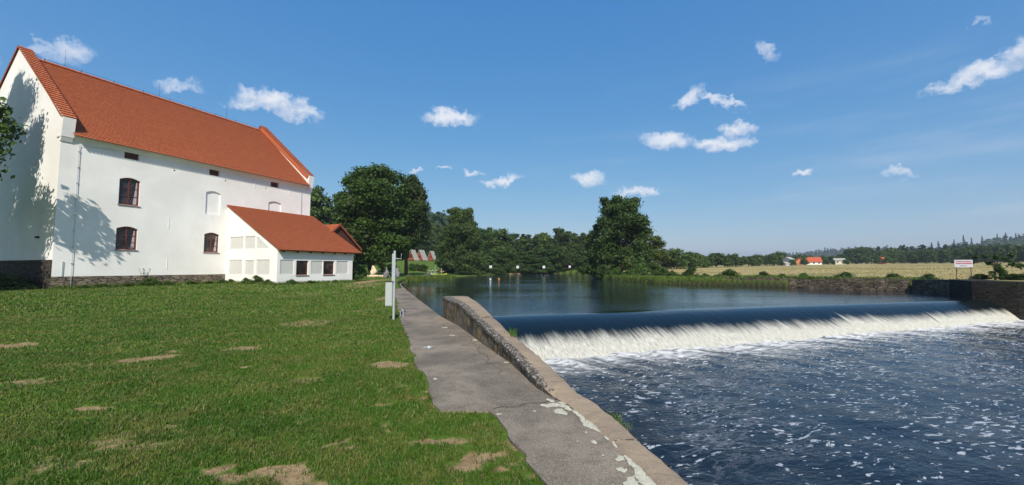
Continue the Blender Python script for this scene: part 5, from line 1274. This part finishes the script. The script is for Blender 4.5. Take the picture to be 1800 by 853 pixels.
def ridge_wood(f, px_, Yd, depth, n, size):
    X_ = rgf.uniform(px_[0], px_[-1], n); Y_ = rgf.uniform(Yd - depth * .95, Yd + depth * .15, n)
    return X_, Y_, f(X_, Y_)
R1, P1 = ridge([(1560, 462), (1590, 452), (1640, 438), (1680, 432), (1720, 427), (1760, 422), (1800, 418), (1880, 417), (2000, 430)], 560, 210, 3, 9)
R2, P2 = ridge([(1300, 466), (1340, 452), (1375, 449), (1400, 446), (1440, 441), (1480, 440), (1520, 440), (1560, 442), (1620, 445), (1700, 450)], 1150, 330, 5, 13)
forest_obj('forest', [forest(R1, (P1[0] + P1[-1]) / 2, 520, (P1[-1] - P1[0]) * .62, 180, 5200, 9.5, 1, con=.25)])
forest_obj('forest', [forest(R2, (P2[0] + P2[-1]) / 2, 1050, (P2[-1] - P2[0]) * .62, 260, 4200, 14, 3, con=.2)])
# wood on the slope behind the left bank
def fl_(x_, y_): return base_h(x_, y_)
forest_obj('forest', [forest(lambda a, b: base_h(a, b), -95, 270, 90, 110, 1500, 11, 6, lim=1.0, con=.45)])
# forest floor belt behind the dark edge and meadow row
forest_obj('forest', [forest(lambda a, b: base_h(a, b), 330, 255, 100, 50, 1200, 7, 8)])
# lone ridge spruces
for i, (px, ty, Yd) in enumerate([(1652, 424, 560), (1680, 421, 560), (1697, 413, 560), (1711, 418, 580), (1730, 415, 570), (1757, 411, 560), (1772, 409, 560), (1790, 410, 550), (1640, 426, 540), (1795, 411, 555)]):
    X_ = at_y(px, Yd); hz_ = top_z(ty, Yd); tree('con%d' % (i % 2), 'ridge_spruce', X_, Yd, 4.2, 15, '%s thin spruce standing proud of the distant ridge' % ORD[i], group='thin spruces on the ridge', z=hz_ - 15)

# ------------------------------------------------------------------ camera, sun, sky
cam = bpy.data.cameras.new('camera'); co = bpy.data.objects.new('camera', cam); COL.objects.link(co)
co.location = (0, 0, EYE); co.rotation_euler = (math.pi / 2 + PT, 0, 0)
cam.sensor_width = 36; cam.lens = F / 1800 * 36; cam.clip_end = 12000; cam.clip_start = .05
S.camera = co
SE = R(40); SV = Vector((.12, -.993, 0)).normalized() * math.cos(SE); SV.z = math.sin(SE)
sun = bpy.data.lights.new('sun', 'SUN'); sun.energy = 4.4; sun.angle = R(.5); sun.color = (1, .93, .82)
so_ = bpy.data.objects.new('sun', sun); COL.objects.link(so_); so_.rotation_euler = SV.to_track_quat('Z', 'Y').to_euler()
W = bpy.data.worlds.new('World'); S.world = W; W.use_nodes = True
k = NT.__new__(NT); k.t = W.node_tree; k.t.nodes.clear(); k.out = k.t.nodes.new('ShaderNodeOutputWorld')
sky = k.n('TexSky'); sky.sky_type = 'NISHITA'; sky.sun_disc = False; sky.sun_elevation = SE; sky.sun_rotation = math.atan2(SV.x, SV.y)
sky.air_density = 1.0; sky.dust_density = 1.0; sky.ozone_density = 4.0; sky.altitude = 300
dirv = k.n('TexCoord').outputs['Generated']; sx_ = k.n('SeparateXYZ'); k.put(sx_.inputs[0], dirv)
az = k.math('ARCTAN2', sx_.outputs[0], sx_.outputs[1]); el = k.math('ARCSINE', sx_.outputs[2])
cv = k.n('CombineXYZ'); k.put(cv.inputs[0], az); k.put(cv.inputs[1], el)
wn = k.n('TexNoise'); k.put(wn.inputs['Vector'], cv.outputs[0]); wn.inputs['Scale'].default_value = 16; wn.inputs['Detail'].default_value = 5; wn.inputs['Roughness'].default_value = .62
wsub = k.n('VectorMath', operation='SUBTRACT'); k.put(wsub.inputs[0], wn.outputs['Color']); wsub.inputs[1].default_value = (.5, .5, .5)
wsc = k.n('VectorMath', operation='MULTIPLY_ADD'); k.put(wsc.inputs[0], wsub.outputs[0]); wsc.inputs[1].default_value = (.085, .055, 0); k.put(wsc.inputs[2], cv.outputs[0])
wn3 = k.n('TexNoise'); k.put(wn3.inputs['Vector'], cv.outputs[0]); wn3.inputs['Scale'].default_value = 48; wn3.inputs['Detail'].default_value = 4; wn3.inputs['Roughness'].default_value = .65
ws3 = k.n('VectorMath', operation='SUBTRACT'); k.put(ws3.inputs[0], wn3.outputs['Color']); ws3.inputs[1].default_value = (.5, .5, .5)
wm3 = k.n('VectorMath', operation='MULTIPLY_ADD'); k.put(wm3.inputs[0], ws3.outputs[0]); wm3.inputs[1].default_value = (.040, .034, 0); k.put(wm3.inputs[2], wsc.outputs[0]); wsc = wm3
s2 = k.n('SeparateXYZ'); k.put(s2.inputs[0], wsc.outputs[0]); AZ, EL = s2.outputs[0], s2.outputs[1]
CS = 1.12
clouds = [(480, 176, 62, 24, .20, 1), (520, 196, 50, 18, .3, .9), (440, 180, 40, 15, 0, .8), (120, 96, 55, 22, .25, .62), (70, 84, 34, 12, 0, .5), (310, 151, 46, 13, 0, .5), (790, 210, 56, 18, 0, 1), (735, 297, 11, 6, 0, .8), (782, 294, 14, 5, 0, .8), (833, 303, 22, 8, .1, .85), (882, 319, 36, 9, -.1, .95),
          (1030, 314, 42, 16, .12, 1), (1115, 339, 44, 9, 0, .85), (1215, 175, 36, 16, -.5, .9), (1272, 182, 44, 10, .25, .8), (1170, 250, 52, 20, 0, 1), (1268, 254, 60, 17, 0, 1), (1292, 226, 34, 20, 0, .95), (1352, 92, 24, 18, .4, .55),
          (1410, 304, 25, 7, -.15, .8), (1578, 306, 46, 9, -.05, .7), (1725, 130, 110, 20, -.42, .95), (1800, 92, 40, 36, -.3, .8), (1680, 150, 60, 13, -.1, .95), (1720, 42, 22, 9, 0, .45), (-60, 110, 60, 20, 0, .6), (-120, 250, 70, 30, 0, .7), (1900, 60, 60, 40, -.3, .7), (1980, 200, 60, 24, 0, .7)]
acc = None; low = None
for px, py, hw, hh_, sh, stg in clouds:
    hw *= CS; hh_ *= CS
    r0 = ray(px, py); r0 = r0 / np.linalg.norm(r0); a0, e0 = math.atan2(r0[0], r0[1]), math.asin(r0[2])
    r1 = ray(px + hw, py); r1 = r1 / np.linalg.norm(r1); r2 = ray(px, py - hh_); r2 = r2 / np.linalg.norm(r2)
    wa_, we_ = abs(math.atan2(r1[0], r1[1]) - a0), abs(math.asin(r2[2]) - e0); tilt = (math.asin(r1[2]) - e0) / wa_     # keeps level clouds level
    X_ = k.math('MULTIPLY', k.math('SUBTRACT', AZ, a0), 1 / wa_)
    E_ = k.math('SUBTRACT', k.math('SUBTRACT', EL, e0), k.math('MULTIPLY', k.math('SUBTRACT', AZ, a0), tilt - sh))
    Y_ = k.math('MULTIPLY', E_, 1 / we_)
    Yb = k.math('MULTIPLY', k.math('MINIMUM', Y_, 0), 1.35); Y_ = k.math('ADD', k.math('MAXIMUM', Y_, 0), Yb)       # flatter bases
    q = k.math('SUBTRACT', 1.0, k.math('ADD', k.math('MULTIPLY', X_, X_), k.math('MULTIPLY', Y_, Y_)))
    q = k.math('MULTIPLY', k.math('MAXIMUM', q, 0), stg)
    acc = q if acc is None else k.math('MAXIMUM', acc, q)
    lo = k.math('MULTIPLY', k.math('MINIMUM', k.math('MULTIPLY', q, 3), 1), k.map(Y_, .25, -.55))
    low = lo if low is None else k.math('MAXIMUM', low, lo)
fn2 = k.n('TexNoise'); k.put(fn2.inputs['Vector'], cv.outputs[0]); fn2.inputs['Scale'].default_value = 26; fn2.inputs['Detail'].default_value = 7; fn2.inputs['Roughness'].default_value = .7
den = k.math('SUBTRACT', acc, k.math('MULTIPLY', fn2.outputs[0], 1.5))
den = k.math('MULTIPLY', k.map(den, -1.1, .62), k.map(acc, .0, .35))
skc = k.n('HueSaturation'); k.put(skc.inputs['Color'], sky.outputs[0]); skc.inputs['Saturation'].default_value = 1.3; skc.inputs['Value'].default_value = 1
ccol = k.mix(k.map(k.math('SUBTRACT', acc, fn2.outputs[0]), -.4, .4), (4.9, 5.6, 6.8), (7.0, 6.9, 7.0))
KE = .12 * 2 ** .3
sr = k.n('SeparateColor'); k.put(sr.inputs[0], skc.outputs[0]); cr2 = k.n('CombineColor')
for i, (a_, g_) in enumerate(((.68, .66), (.68, .55), (.75, .31))):
    k.put(cr2.inputs[i], k.math('MULTIPLY', k.math('POWER', k.math('MULTIPLY', sr.outputs[i], KE), g_), a_ / KE))
ccol = k.mix(k.math('MULTIPLY', low, .75), ccol, (4.0, 4.6, 5.7))
wv_ = k.noise(k.scaled(cv.outputs[0], (2.2, 15, 1), (0, 0, .12)), 1.0, 6, .6)
veil = k.math('MULTIPLY', k.math('MULTIPLY', k.map(wv_, .46, .74), k.map(AZ, -.5, .8)), k.math('MULTIPLY', k.map(EL, .01, .08), k.map(EL, .50, .16)))
base_sky = k.mix(k.math('MULTIPLY', veil, .2), cr2.outputs[0], (5.2, 5.5, 6.0))
fin = k.mix(k.math('MULTIPLY', den, .88), base_sky, ccol)
bg = k.n('Background'); k.put(bg.inputs[0], fin); bg.inputs[1].default_value = .12
k.put(k.out.inputs[0], bg.outputs[0])

S.view_settings.view_transform = 'Standard'; S.view_settings.look = 'None'; S.view_settings.exposure = .3; S.view_settings.gamma = 1
S.cycles.max_bounces = 6; S.cycles.diffuse_bounces = 3; S.cycles.glossy_bounces = 3; S.cycles.transmission_bounces = 3; S.cycles.use_denoising = True
S.cycles.use_adaptive_sampling = True; S.cycles.adaptive_threshold = .02
if HAZE:
    hb = MB(); hb.hexa([(-2600, -400, -4), (3200, -400, -4), (3200, 4000, -4), (-2600, 4000, -4), (-2600, -400, 100), (3200, -400, 100), (3200, 4000, 100), (-2600, 4000, 100)])
    k = NT('haze'); v = k.n('VolumePrincipled'); v.inputs['Color'].default_value = (.80, .88, .97, 1); v.inputs['Density'].default_value = HAZE; v.inputs['Anisotropy'].default_value = .2
    k.t.links.new(v.outputs[0], k.out.inputs[1]); hme = bpy.data.meshes.new('haze'); hme.from_pydata(hb.v, [], hb.f); hme.update(); tag(link('haze', hme, k.m), kind='stuff')
print('scene built')
